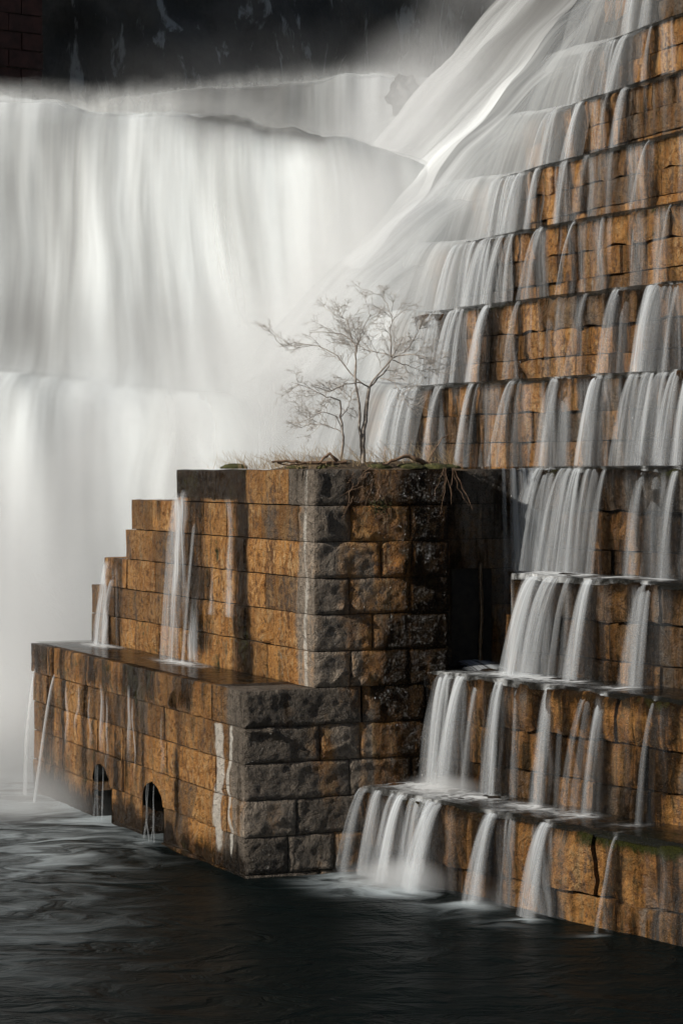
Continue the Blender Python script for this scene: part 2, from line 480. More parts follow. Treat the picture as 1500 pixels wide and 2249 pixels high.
FULL = {-3: None, -2: None, -1: None, 0: 700, 1: 895, 2: 950, 3: 1040, 4: 1135, 5: 1255, 6: 1370, 7: 1430, 8: 1480, 9: 1520}   # left of this px the water closes over
WETB = {-3: .44, -2: .48, -1: .56, 0: .56, 1: .22, 2: .26, 3: .28, 4: .28, 5: .28, 6: .3, 7: .3, 8: .3, 9: .3}

def strand_wet(k, y, z):
    """how wet the face is near the falling strands"""
    s = s_of(y); w = np.zeros_like(s)
    for px, pw, d in STR[k]:
        y0 = px_to_y(k, px); half = px_width(k, y0, pw) * .5 + .12
        w = np.maximum(w, d ** .5 * .75 * (1 - sstep(half * .6, half * 1.9 + .1, np.abs(s - s_of(y0) - .05))))
    return w

def stain_tier(k, P):
    x, y, z = P.T
    s = s_of(y)
    n = fbm(s * .55, z * .35, k * 3.1, 11, 4); n2 = fbm(s * 1.6, z * .25, k * 1.7, 23, 3)
    rust = .78 + .8 * (n - .5)
    wet = WETB[k] + .9 * (n2 - .5) + .25 * sstep(.25, 0., ZT[k] - z)
    wet = np.maximum(wet, strand_wet(k, y, z))
    white = .02 + .35 * sstep(.66, .8, fbm(s * .9, z * .6, k, 57, 3)) * (k > 0)
    moss = .55 * sstep(.30, .02, ZT[k] - z) * sstep(.40, .65, fbm(s * .7, z, k, 77, 3)) + .25 * sstep(.6, .8, fbm(s * 1.2, z * 1.2, k, 78, 3))
    if k == -3: moss = moss + .35 * sstep(1150, 1300, 750 + FPX * x / y) * sstep(.55, .15, ZT[k] - z)
    return np.stack([rust, wet, white, np.clip(moss, 0, 1)], 1)

# ------------------------------------------------------------------ river and ground
def build_river():
    xs = np.linspace(-26, 16, 300); ys = np.concatenate([np.linspace(10, 60, 420), np.linspace(60.3, 75, 40)])
    X, Y = np.meshgrid(xs, ys, indexing='ij')
    Z = .10 * (fbm(X * .5 + 3, Y * .8, 0, 5, 4) - .5) + .03 * (fbm(X * 2.2, Y * 3, 0, 6, 3) - .5)
    d = np.zeros_like(X)
    # turbulence spreading from the falls on the far side of the pier
    d += .95 * sstep(43.2, 48.5, Y + .30 * X + 2.2 + 2.5 * (fbm(X * .4, Y * .4, 0, 8, 3) - .5)) * sstep(-1, -4.5, X)
    d += .62 * np.exp(-((X + 5.2) / 2.0) ** 2 - ((Y - 42) / 4.0) ** 2)
    d += .24 * np.exp(-((X + 4.6) / 1.8) ** 2 - ((Y - 36) / 5.0) ** 2)
    d += .16 * np.exp(-((X + 3.6) / 2.0) ** 2 - ((Y - 31) / 5.0) ** 2)
    for px, pw, dd in STR[-3]:
        y0 = px_to_y(-3, px); fx, fy_ = front(-3, y0, .38); w = px_width(-3, y0, pw)
        d += .75 * dd * np.exp(-(((X - fx + .10) ** 2 + (Y - fy_ + .1) ** 2) / (.16 + .42 * w) ** 2))
        d += .28 * dd * np.exp(-(((X - fx + .40) ** 2 + (Y - fy_ + .4) ** 2) / (.5 + .7 * w) ** 2))
    for u in (4.4, 7.2):
        cx, cy = uv2xy(u, -1.5)
        d += .3 * np.exp(-((X - cx) ** 2 + (Y - cy) ** 2) / .55 ** 2)
    V = np.stack([X, Y, Z], -1).reshape(-1, 3)
    o = mesh_np('river', V, grid_faces(300, len(ys), flip=False), M_RIVER, attrs={'dens': np.clip(d, 0, 1.3).ravel()}, loc=(0, 40, 0))
    tag(o, 'dark pool below the stepped dam with drifting foam', kind='structure')
    g = mesh_np('ground', [(-300, -60, -2.5), (300, -60, -2.5), (300, 300, -2.5), (-300, 300, -2.5)], [(0, 1, 2, 3)], M_SOIL, loc=(0, 0, -2.5))
    tag(g, kind='structure')
build_river()

# ------------------------------------------------------------------ back cliff, brick pier, rock
def build_cliff():
    nx, nz = 240, 120
    s = np.linspace(-70, 60, nx); z = np.linspace(-2, 48, nz)
    S, Z = np.meshgrid(s, z, indexing='ij')
    t = np.array([.80, .60]); nrm = np.array([.60, -.80]); c = np.array([-2., 95.])
    h = 5 * (fbm(S * .06, Z * .05, 0, 3, 3) - .5) + 2.6 * (fbm(S * .22, Z * .16, 0, 4, 4) - .5) + .9 * (fbm(S * .9, Z * .5, 0, 9, 4) - .5) - .10 * (Z - 15)
    X = c[0] + S * t[0] + h * nrm[0]; Y = c[1] + S * t[1] + h * nrm[1]
    o = mesh_np('cliff', np.stack([X, Y, Z], -1).reshape(-1, 3), grid_faces(nx, nz), M_CLIFF)
    tag(o, 'dark rock cliff closing the gorge behind the falls', kind='structure')
build_cliff()

def build_brick_pier():
    corner = np.array([(95 - 750) / FPX * 82.0, 82.0]); nrm = np.array([.58, -.81]); along = np.array([-.81, -.58])
    e = empty('brick_pier', (corner[0], corner[1], 8), 'dark red brick bridge pier at the top left behind the falls', 'bridge pier')
    def box(name, a0, a1, d0, d1, z0, z1, mat):
        P = [corner + along * a - nrm * d for a, d in ((a0, d0), (a1, d0), (a1, d1), (a0, d1))]
        V = [(*p, z0) for p in P] + [(*p, z1) for p in P]
        return mesh_np(name, V, [(1, 0, 4, 5), (0, 3, 7, 4), (3, 2, 6, 7), (2, 1, 5, 6), (4, 7, 6, 5)], mat, e, smooth=False)
    box('core', .06, 7, .10, 5, 8, 34, M_MORTAR)
    z = 12.0; row = 0
    while z < 26:
        a = 0.; w = 1.3 if row % 2 else .8
        while a < 5:
            d = random.uniform(-.05, .05)
            box('brick', a + .02, a + w - .02, d, .6, z + .02, z + .58, M_BRICK)
            a += w; w = random.uniform(1.0, 1.5)
        z += .6; row += 1
build_brick_pier()

# ------------------------------------------------------------------ the stepped dam
def tier_stone_range(k):
    near = px_to_y(k, 1640)
    if k == -3: far = 39.6
    elif k == -2: far = 40.2
    elif k == -1: far = 39.9
    elif k == 0: far = 41.5
    else: far = px_to_y(k, FULL[k] - 90)
    return near, far

NAMES_T = {-3: 'lowest masonry step of the dam, rising from the pool', -2: 'second masonry step up from the pool, fed by the dark sluice',
 -1: 'short third masonry step up from the pool, right of the sluice', 0: 'dark masonry step level with the top of the pier',
 1: 'orange masonry step right behind the tree, above pier level', 2: 'second masonry step above the level of the pier top',
 3: 'third masonry step above the level of the pier top', 4: 'fourth masonry step above the level of the pier top',
 5: 'fifth masonry step above the level of the pier top', 6: 'sixth masonry step above the pier top, near upper right corner',
 7: 'seventh masonry step above the pier top, at upper right corner', 8: 'eighth masonry step above the pier top, all under water', 9: 'topmost masonry step of the dam, all under water'}

COURSES = {-3: [-.35, .42, 1.33], -2: [1.0, 1.62, 2.2, 3.13 - .0], -1: [2.9, 3.50, 4.10, 4.72], 0: [4.5, 5.15, 5.78, 6.46]}
COURSES[-2] = [1.2, 1.80, 2.44, 3.13]
for k in range(1, 10): COURSES[k] = [ZT[k] - 1.85, ZT[k] - 1.18, ZT[k] - .62, ZT[k]]

def stone_on_tier(k, s0, s1, z0, z1, amp, r, e, top, res, depth, overhang):
    ym = y_of((s0 + s1) / 2); th = theta(ym)
    L = s1 - s0
    V, F = stone_local(L, z1 - z0, depth, amp, r, res, top=top, topamp=.09, overhang=overhang, margin=r.uniform(.04, .12))
    phi = th - math.pi / 2
    ca, sa = math.cos(phi), math.sin(phi)
    jit = r.uniform(-.07, .06)
    fx, fy_ = front(k, ym)
    x = V[:, 0] - L / 2; y = V[:, 1] + jit
    W = np.stack([fx + ca * x - sa * y, fy_ + sa * x + ca * y, z0 + V[:, 2]], 1)
    W = wobble(W, 0.022 if not top else .075, 2.2, 300 + k)
    return mesh_np('stone', W, F, M_STONE, e, attrs={'stain': stain_tier(k, W)})

def build_tier(k):
    near, far = tier_stone_range(k)
    fx, fy_ = front(k, near)
    e = empty('masonry_step', (float(fx), float(fy_), COURSES[k][0]), NAMES_T[k], 'dam step', 'masonry steps of the dam')
    # core behind the stones (also carries the water where it closes over)
    y_end = {-3: 39.6, -2: 40.4, -1: 39.92, 0: 52.0}.get(k, 72.0)
    ys = np.linspace(px_to_y(k, 1640), y_end, 60 if y_end > 50 else 24)
    depth = 4.5 if k >= 0 else 2.6
    if k == -3: depth = 1.9
    rows = []
    inset = .13
    for out, z in ((-inset, COURSES[k][0] - 1.2), (-inset, ZT[k] - .06), (-depth, ZT[k] - .06)):
        x, y = front(k, ys, out); rows.append(np.stack([x, y, np.full(len(ys), z)], 1))
    V = np.stack(rows, 1).reshape(-1, 3)
    mesh_np('core', V, grid_faces(len(ys), 3), M_MORTAR, e, smooth=False)
    r = np.random.default_rng(1000 + k)
    if FULL[k] is not None and k > 7: return e
    zc = COURSES[k]
    s_near, s_far = s_of(near), s_of(far)
    for c in range(len(zc) - 1):
        top = c == len(zc) - 2
        s = s_near - r.uniform(0, .6)
        while s < s_far:
            L = r.uniform(.8, 1.55) if not top else r.uniform(1.0, 1.9)
            s1 = min(s + L, s_far + .2)
            if s1 - s < .25: break
            stone_on_tier(k, s + .014, s1 - .014, zc[c] + .012, zc[c + 1] - .012, r.uniform(.09, .19), r, e, top,
                          .045 if k < 1 else .055, (.55 if not top else (1.75 if k != 0 else 1.2)), .05 if top else 0.)
            s = s1
    return e
TE = {k: build_tier(k) for k in TIERS}

# ------------------------------------------------------------------ pier
Z0 = 2.965; ZTOP = 6.46
UPZ = np.linspace(Z0, ZTOP, 7)
LOZ = np.array([-.55, .05, .64, 1.22, 1.80, 2.38, 2.965])
LV = -1.19                                        # lower part projects this far
U_UP = [11.5, 11.5, 10.66, 9.35, 8.96, 6.5]       # far end of each upper course
U_LO = 11.6
V_END = 2.39
pier = empty('stone_pier', (C0[0], C0[1], 0), 'stepped stone pier with rusty left face and grey quoins, tree on top', 'stone pier')
ARCH = [(4.40, .54), (7.20, .50)]                 # centre u, half width; springing at z = .64, rise .36

def stain_pier(face, u, v, z, upper):
    n = fbm(u * .9 + v * .7, z * .5, v, 101, 4); n2 = fbm(u * 1.5 + v * 1.5, z * .3, 2, 131, 3)
    if face == 'left':
        rust = .80 + .6 * (n - .5)
        rust = rust * sstep(.15, 1.1, u + .8 * (n2 - .5)) + .1
        white = np.zeros_like(u)
        if upper:
            wet = .12 + .9 * (n2 - .45) + .75 * np.exp(-((u - 3.0 - .12 * (z - 4)) / .38) ** 2)
            wet = np.maximum(wet, .72 * np.exp(-((u - 5.4) / .75) ** 2) * sstep(2.9, 3.4, z))
            wet = np.maximum(wet, .95 * sstep(5.85, 6.0, z) * sstep(2.9, 3.1, u))
            wet = np.maximum(wet, .55 * np.exp(-((u - 9.9) / .5) ** 2))
            white = .62 * np.exp(-((u - .33 - .16 * (vnoise(z * 1.3, 0, 0, 5) - .5)) / .09) ** 2) + .30 * np.exp(-((u - .95) / .10) ** 2) * sstep(.45, .7, n)
            white = white + .33 * sstep(.6, .75, n2) * (u < 2.4) + .34 * sstep(1.7, .3, u) * sstep(.38, .62, fbm(u * 2.2, z * .9, 4, 171, 3))
            rust = np.where((z > 5.87) & (u < 1.05), .12, rust)
        else:
            wet = .24 + .95 * (n2 - .42) + .22 * sstep(2.3, 2.6, z) * sstep(1.4, 1.7, u) + .5 * sstep(.6, .1, z)
            for uc in (3.1, 4.9, 6.3, 8.2, 9.6): wet = np.maximum(wet, .62 * np.exp(-((u - uc) / .30) ** 2))
            white = 1.25 * (np.exp(-((u - 1.12 - .34 * (fbm(z * 1.9, 0, 0, 5, 3) - .5)) / .19) ** 2) + .85 * np.exp(-((u - .62 - .30 * (fbm(z * 2.1, 3, 0, 5, 3) - .5)) / .07) ** 2)) * sstep(2.42, 2.3, z) * sstep(.1, .5, z)
            white = white + .45 * np.exp(-((u - 6.9) / .08) ** 2) * sstep(2.6, 2.2, z)
            rust = np.where(u < .5, .1, rust)
        moss = .5 * sstep(.62, .74, fbm(u * 1.6, z * 1.6, 3, 141, 3)) * (u > 2.6)
        moss = moss + (.45 * np.exp(-((u - 3.6) / .7) ** 2) * sstep(.55, .7, fbm(u * 3, z * 3, 1, 19, 2)) if upper else 0)
    else:
        wide = 2.4 if upper else 3.6
        q = (v - (0 if upper else LV)) / wide
        rust = .02 + 1.05 * sstep(.15, .85, q + 1.1 * (n - .5)) + .3 * (n2 - .5)
        wet = .06 + .66 * sstep(.25, .9, q + .7 * (n2 - .5)) + .6 * (n - .5) + .25 * sstep(.9, .2, z)
        if upper: wet = wet + .12 * sstep(5.4, 6.2, z)
        white = .30 * sstep(.70, .82, fbm(v * 1.5, z * .7, 2, 151, 3))
        moss = .55 * sstep(.55, .75, fbm(v * 1.3, z * 1.3, 5, 161, 3)) * sstep(.5, 1.0, q)
    return np.stack([rust, wet, white, np.clip(moss, 0, 1)], 1)

def pier_stone(u0, v0, rot, L, H, z0, D, amp, r, upper, top=False, left=None, overhang=0., arch=False, margin=.05):
    """rot 'end': front faces -A, x along B.  rot 'left': front faces -B, x along -A starting at u0 (far end)."""
    V, F = stone_local(L, H, D, amp, r, .034, top=top, topamp=.02, left=left, overhang=overhang, margin=margin)
    if rot == 'end': u = u0 + V[:, 1]; v = v0 + V[:, 0]
    else: u = u0 - V[:, 0]; v = v0 + V[:, 1]
    z = z0 + V[:, 2]
    if arch:
        ZS, RISE = .64, .36
        kill = np.zeros(len(V), bool)
        for uc, hw in ARCH: kill |= np.hypot((u - uc) / hw, np.maximum(z - ZS, 0) / RISE) < 1
        F = F[~kill[F].all(1)]
        for uc, hw in ARCH:
            a_ = (u - uc) / hw; b_ = np.maximum(z - ZS, 0) / RISE; q = np.hypot(a_, b_) + 1e-9; inside = q < 1
            u = np.where(inside, uc + a_ / q * hw, u); z = np.where(inside, ZS + b_ / q * RISE, z)
    du = .5 * (v < v0 + 1e-3) if rot == 'left' else 0
    X, Y = uv2xy(u, v)
    W = wobble(np.stack([X, Y, z], 1), .016, 3.1, 501)
    face = 'left' if rot == 'left' else 'end'
    st = stain_pier(face, u, v, z, upper)
    if left is not None:                                # quoin: the left worked face takes the left stains
        isl = V[:, 0] <= 1e-4
        st2 = stain_pier('left', u, v, z, upper); st[isl] = st2[isl]
    return mesh_np('stone', W, F, M_STONE, pier, attrs={'stain': st})

def build_pier():
    r = np.random.default_rng(77)
    # upper part
    joints_end = {5: [0, 2.39], 4: [0, .64, 1.68, 2.39], 3: [0, 1.17, 1.72, 2.39], 2: [0, .62, 1.68, 2.39], 1: [0, 1.02, 2.39], 0: [0, .64, 1.66, 2.39]}
    quoin_d = {5: 1.05, 4: .62, 3: 1.6, 2: .75, 1: 1.7, 0: .85}
    for c in range(6):
        z0, z1 = UPZ[c], UPZ[c + 1]; H = z1 - z0 - .012
        js = joints_end[c]; top = c == 5
        for i in range(len(js) - 1):
            L = js[i + 1] - js[i] - .012
            if i == 0:
                pier_stone(0, js[0], 'end', L, H, z0 + .006, quoin_d[c] - .006, .19, r, True, top=top, left=.10, margin=.06)
            else:
                pier_stone(0, js[i] + .006, 'end', L, H, z0 + .006, .55, .20, r, True, top=top, margin=.05)
        u = quoin_d[c]
        if top: cuts = [u, 2.95, 6.5]
        else:
            cuts = [u]
            while cuts[-1] < U_UP[c] - .5: cuts.append(min(cuts[-1] + r.uniform(.9, 1.7), U_UP[c]))
            if U_UP[c] - cuts[-1] > .01: cuts[-1] = U_UP[c]
        topc = top or True
        for a, b in zip(cuts[:-1], cuts[1:]):
            exposed = top or (b > U_UP[c + 1])
            pier_stone(b - .010, r.uniform(-.025, .025), 'left', b - a - .020, H - .010, z0 + .006, 0.9 if exposed else .5, r.uniform(.07, .15), r, True, top=exposed, margin=r.uniform(.05, .13))
    # lower part
    jl = {5: [LV, .85, 1.95, 3.3], 4: [LV, .10, .80, 2.2, 3.3], 3: [LV, .62, 1.7, 3.3], 2: [LV, -.30, .75, 2.0, 3.3], 1: [LV, -.45, .35, 1.5, 3.3], 0: [LV, .1, 1.5, 3.3]}
    qd = {5: 1.35, 4: .7, 3: 1.25, 2: .75, 1: 1.3, 0: .8}
    for c in range(6):
        z0, z1 = LOZ[c], LOZ[c + 1]; H = z1 - z0 - .012; top = c == 5
        js = jl[c]
        for i in range(len(js) - 1):
            L = js[i + 1] - js[i] - .012
            if i == 0: pier_stone(0 if not top else -.02, js[0] - (.03 if top else 0), 'end', L, H, z0 + .006, qd[c] - .006, .19, r, False, top=top, left=.10, margin=.06)
            else: pier_stone(0, js[i] + .006, 'end', L, H, z0 + .006, .55, .21, r, False, top=False)
        cuts = [qd[c]]
        while cuts[-1] < U_LO - .5: cuts.append(min(cuts[-1] + r.uniform(.9, 1.7), U_LO))
        cuts[-1] = U_LO
        if c <= 2:
            cuts = {0: [.8, 2.0, 3.86, 4.94, 6.70, 7.70, 9.0, 10.3, U_LO], 1: [1.3, 2.6, 3.86, 4.94, 6.70, 7.70, 9.3, 10.4, U_LO], 2: [.75, 2.1, 3.1, 4.4, 6.0, 7.2, 8.7, 9.9, U_LO]}[c]
        if top: cuts = [1.35, 2.5, 3.5, 4.6, 5.9, 7.2, 8.6, 10.2, 11.6]
        for a, b in zip(cuts[:-1], cuts[1:]):
            if c < 2 and any(a < uc < b for uc, hw in ARCH): continue
            pier_stone(b - .010, LV - (.03 if top else 0) + r.uniform(-.025, .025), 'left', b - a - .020, H - .010, z0 + .006, 1.22 if top else .5, r.uniform(.07, .15), r, False, top=top, arch=c == 2, margin=r.uniform(.05, .13))
    # cores
    def prism(name, pts, z0, z1):
        P = [uv2xy(u, v) for u, v in pts]; n = len(P)
        V = [(x, y, z0) for x, y in P] + [(x, y, z1) for x, y in P]
        bm_F = [(i, (i + 1) % n, n + (i + 1) % n, n + i) for i in range(n)]
        me = bpy.data.meshes.new(name); me.from_pydata([tuple(map(float, p)) for p in V], [], bm_F + [tuple(range(n, 2 * n))])
        me.materials.append(M_MORTAR); o = bpy.data.objects.new(name, me); COL.objects.link(o); o.parent = pier
        o.location = -np.array(pier.location); return o
    prism('core', [(.05, .05), (.05, V_END - .03), (.56, V_END - .03), (.56, 4.9), (6.4, 6.4), (6.4, .05)], 2.5, ZTOP - .05)
    for c in range(5): prism('core', [(6.3, .05), (6.3, 4.2), (U_UP[c] - .08, 4.2), (U_UP[c] - .08, .05)], UPZ[c] - .3, UPZ[c + 1] - .04)
    for a, b in ((.05, 3.80), (5.0, 6.64), (7.76, U_LO - .08)):
        prism('core', [(a, LV + .05), (a, 2.0), (b, 2.0), (b, LV + .05)], -.6, Z0 - .03)
    prism('core', [(3.5, LV + .05), (3.5, 2.0), (8.1, 2.0), (8.1, LV + .05)], 1.04, Z0 - .035)
    prism('core', [(3.5, .6), (3.5, 2.0), (8.1, 2.0), (8.1, .6)], -.6, 1.2)
    prism('core', [(.05, 1.5), (.05, 3.3), (4, 3.3), (4, 1.5)], -.6, Z0 - .02)
    # culvert barrels
    for uc, hw in ARCH:
        a = np.linspace(0, np.pi, 17); R = hw + .012
        prof = np.concatenate([[(uc + R, -.5)], np.stack([uc + R * np.cos(a), .64 + .37 * np.sin(a)], 1), [(uc - R, -.5)]])
        rows = []
        for v in (LV + .012, LV + .3, .59):
            x, y = uv2xy(prof[:, 0], v); rows.append(np.stack([x, y, prof[:, 1]], 1))
        V = np.stack(rows, 1).reshape(-1, 3)
        o = mesh_np('culvert', V, grid_faces(len(prof), 3), M_ROCK_SHADE, pier)  # barrel coloured near-black for the shade inside
        tag(o, 'dark arched culvert opening at the waterline')
build_pier()

# ------------------------------------------------------------------ sluice wall in the recess
def build_sluice():
    x, y = uv2xy(.5, 3.2)
    e = empty('sluice_wall', (float(x), float(y), 3.1), 'dark wet recessed wall with a narrow sluice slot right of the pier', 'sluice wall')
    r = np.random.default_rng(5)
    def st(u0, v0, L, H, z0, amp, top=False):
        V, F = stone_local(L, H, .5, amp, r, .05, top=top, margin=.05)
        u = u0 + V[:, 1]; v = v0 + V[:, 0]; z = z0 + V[:, 2]
        X, Y = uv2xy(u, v)
        n = fbm(v * 1.2, z * .5, 3, 9, 3)
        s = np.stack([.55 + .5 * (n - .5), .48 + .7 * (n - .5), 0 * v, .25 * sstep(.5, .7, n)], 1)
        mesh_np('stone', wobble(np.stack([X, Y, z], 1), .012, 2.5, 501), F, M_STONE, e, attrs={'stain': s})
    for z0, z1, js in ((5.88, ZTOP, [2.40, 3.95, 4.9]), (5.30, 5.88, [2.40, 3.25, 4.9]), (4.80, 5.30, [2.40, 4.0, 4.9]),
                       (4.2, 4.8, [3.45, 4.9]), (3.6, 4.2, [3.45, 4.9]), (2.9, 3.6, [3.45, 4.9]),
                       (4.2, 4.8, [2.30, 2.70]), (3.6, 4.2, [2.30, 2.70]), (2.9, 3.6, [2.30, 2.70])):
        for a, b in zip(js[:-1], js[1:]): st(.5, a + .006, b - a - .012, z1 - z0 - .012, z0 + .006, .06, z1 == ZTOP)
    # slot interior
    P = [(.56, 2.705), (2.2, 2.705), (2.2, 3.445), (.56, 3.445)]
    V = []
    for z in (2.95, 4.795):
        for u, v in P:
            a, b = uv2xy(u, v); V.append((a, b, z))
    mesh_np('slot_lining', V, [(0, 1, 5, 4), (1, 2, 6, 5), (2, 3, 7, 6), (4, 5, 6, 7), (0, 3, 2, 1)], M_ROCK_SHADE, e, smooth=False)
    a, b = uv2xy(.44, 3.20)
    zz = np.linspace(3.0, 4.9, 24)
    pts = np.stack([a + .012 * np.sin(zz * 5), b + 0 * zz, zz], 1)
    V, F = tubes([(pts, .026 + .012 * np.abs(np.sin(zz * 9)))], 7)
    mesh_np('rod', V, F, M_IRON, e)
build_sluice()

# ------------------------------------------------------------------ falling water
def ribbon(center, side, path_out, path_z, widths, dens, name, parent, mat, seed, cols=9, edge=.6, wav=.04, outdir=None):
    """center (x,y); side unit vec; outdir unit vec; path arrays"""
    m = len(path_out); q = np.linspace(-1, 1, cols)
    Q, T = np.meshgrid(q, np.arange(m), indexing='ij')
    po = path_out[T]; pz = path_z[T]; w = widths[T]
    tt = T / (m - 1)
    lat = Q * w / 2 + wav * (vnoise(tt * 3, seed, 0, 3) - .5) * 2 * tt + .10 * w * (vnoise(tt * 4 + seed, Q * 1.5, 0, 7) - .5)
    bul = .10 * w * (1 - Q ** 2) + .05 * (vnoise(Q * 2.2 + seed, tt * 1.5, 0, 4) - .5) * tt
    X = center[0] + side[0] * lat + outdir[0] * (po + bul); Y = center[1] + side[1] * lat + outdir[1] * (po + bul)
    V = np.stack([X, Y, pz], -1).reshape(-1, 3)
    ed = np.clip(1 - Q ** 2, 0, 1)
    d = dens[T] * ed ** 1.3
    L = np.concatenate([[0], np.cumsum(np.hypot(np.diff(path_out), np.diff(path_z)))])
    uv = np.stack([lat.ravel() + seed * 3.7, L[T].ravel() + seed], 1)
    return mesh_np(name, V, grid_faces(cols, m), mat, parent, attrs={'dens': d.ravel()}, uv=uv)

def fall_path(H, throw, ztop, back=.28):
    """from the tread, over the lip, down a ballistic arc"""
    a = np.linspace(-back, 0.04, 5)[:-1]
    tau = np.linspace(0, 1, 18)
    out = np.concatenate([a, .05 + throw * tau]); z = np.concatenate([np.full(4, ztop + .035), ztop + .03 - H * tau ** 1.75])
    return out, z, np.concatenate([np.zeros(4), tau])

def build_strands():
    r = np.random.default_rng(21)
    WE = {}
    for k in TIERS:
        if not STR[k]: continue
        ztop = ZT[k]; zlow = ZT[k - 1] + .02 if k > -3 else .0
        y0 = px_to_y(k, STR[k][-1][0]); fx, fy_ = front(k, y0)
        e = empty('cascade_water', (float(fx), float(fy_), zlow), kind='structure')
        WE[k] = e
        for px, pw, d in STR[k]:
            y0 = px_to_y(k, px); w = px_width(k, y0, pw) * .85; th = theta(y0)
            c = front(k, y0); side = np.array([math.sin(th), -math.cos(th)]); od = np.array([-math.cos(th), -math.sin(th)])
            base_throw = r.uniform(.34, .55) * (1.0 if d > .4 else .3)
            nth = 1 + int(w / .22)
            for q in range(nth):
                off = (r.uniform(-.5, .5) if nth == 1 else (q + r.uniform(.1, .9)) / nth - .5) * w * .9
                ww = max(.08, w / nth * r.uniform(.7, 1.9)); dd = d * r.uniform(.45, 1.2)
                throw = base_throw * r.uniform(.55, 1.15)
                out, z, tau = fall_path(ztop - zlow, throw, ztop - r.uniform(0, .02))
                wid = ww * (.75 + r.uniform(.5, 1.6) * tau)
                dn = .88 * dd * (1.05 - .55 * tau) * np.where(tau == 0, .35, 1)
                ribbon(np.array(c) + side * off, side, out, z, wid, dn, 'water_strand', e, M_FALL, r.uniform(0, 50), outdir=od, cols=9)
            if d >= .7:                                  # translucent sheet joining the threads
                out3, z3, tau3 = fall_path(ztop - zlow, base_throw * .7, ztop - .015)
                ribbon(c, side, out3, z3, w * (1.05 + .5 * tau3), .36 * d * (1 - .3 * tau3), 'water_strand', e, M_FALL, r.uniform(0, 50), outdir=od, cols=13)
            # thin film clinging to the wall round the strand
            out2, z2, tau2 = fall_path(ztop - zlow, .16, ztop - .02)
            ribbon(c, side, out2, z2, w * (1.2 + .9 * tau2) + .05, d * .07 * (.3 + .8 * tau2), 'water_strand', e, M_FALL, r.uniform(0, 50), outdir=od, cols=11)
    return WE
WE = build_strands()

def build_face_films():
    """trickles clinging to the stone between the strands"""
    for k in range(-3, 7):
        near = px_to_y(k, 1560); far = {-3: 39.0, -2: 39.9, -1: 39.8, 0: 41.2}.get(k, px_to_y(k, FULL[k] if FULL[k] else 900))
        n = int((s_of(far) - s_of(near)) / .05)
        ys = y_of(np.linspace(s_of(near), s_of(far), n)); zlow = ZT[k - 1] if k > -3 else 0.
        zz = np.linspace(ZT[k] + .0, zlow + .03, 16)
        YS, Z = np.meshgrid(ys, zz, indexing='ij'); S = s_of(YS)
        out = .19 + .06 * (fbm(S * 3, Z * 2, k, 610, 2) - .5)
        X, Y = front(k, YS, out)
        t = (ZT[k] - Z) / (ZT[k] - zlow)
        wander = .25 * (fbm(S * 1.2, Z * 1.1, k, 611, 2) - .5)
        d = (.34 if k > 0 else .12) * sstep(.52, .74, fbm((S + wander) * 2.4, Z * .22, k * 2.3, 612, 4)) * sstep(0, .12, t) * (1 - .35 * t)
        d = np.maximum(d, .40 * sstep(.55, .75, fbm((S + wander) * 5, Z * .3, k * 2.3, 613, 2)) * strand_wet(k, YS, Z) * sstep(0, .12, t))
        uv = np.stack([(S + wander + k * 11).ravel() * 1.6, (Z * 1.2).ravel()], 1)
        e = WE[k]
        mesh_np('wall_film', np.stack([X, Y, Z], -1).reshape(-1, 3), grid_faces(n, 16), M_FALL, e, attrs={'dens': d.ravel()}, uv=uv)
build_face_films()

def build_films():
    """water sliding over each tread"""
    for k in TIERS:
        if k > 7: continue
        near = px_to_y(k, 1640)
        far = {-3: 39.3, -2: 40.2, -1: 39.9, 0: 41.4}.get(k, px_to_y(k, FULL[k] - 60) if FULL[k] else 40)
        n = max(40, int((s_of(far) - s_of(near)) / .07))
        ys = y_of(np.linspace(s_of(near), s_of(far), n))
        deep = 1.5 if k != 0 else 3.3
        outs = np.concatenate([np.linspace(-deep, .02, 26), [.075, .085]])
        O, YS = np.meshgrid(outs, ys, indexing='xy')
        X, Y = front(k, YS, O)
        Z = np.full(X.shape, ZT[k] + .050) + .05 * (fbm(X * 1.8, Y * 1.8, 0, 60 + k, 3) - .5)
        Z[:, -1] -= .10
        d = np.zeros_like(X); S = s_of(YS)
        if k + 1 in STR:
            gap = (OFF[k + 1] - OFF[k]) * math.cos(theta(ys.mean()))
            for px, pw, dd in STR[k + 1]:
                y1 = px_to_y(k + 1, px); th = theta(y1); w = px_width(k + 1, y1, pw)
                cx, cy = front(k + 1, y1, .50)
                side = np.array([math.sin(th), -math.cos(th)]); od = np.array([-math.cos(th), -math.sin(th)])
                a = (X - cx) * side[0] + (Y - cy) * side[1]; b = (X - cx) * od[0] + (Y - cy) * od[1]
                d += .62 * dd * np.exp(-(a / (.14 + .6 * w)) ** 2 - (b / .26) ** 2) + .28 * dd * np.exp(-(a / (.4 + .9 * w)) ** 2 - ((b - .2) / .45) ** 2)
        for px, pw, dd in STR[k]:
            y1 = px_to_y(k, px); w = px_width(k, y1, pw)
            d += .38 * dd * np.exp(-((S - s_of(y1)) / (.4 * w + .03)) ** 2) * sstep(-.7, .05, O)
        V = np.stack([X, Y, Z], -1).reshape(-1, 3)
        o = mesh_np('water_film', V, grid_faces(n, len(outs)), M_FILM, attrs={'dens': np.clip(d, 0, 1.2).ravel()})
        tag(o, kind='structure')
build_films()

def y_close(k):
    """depth at which the water begins to close over step k"""
    return px_to_y(k, FULL[k] + 60) if k > 0 else 50.0

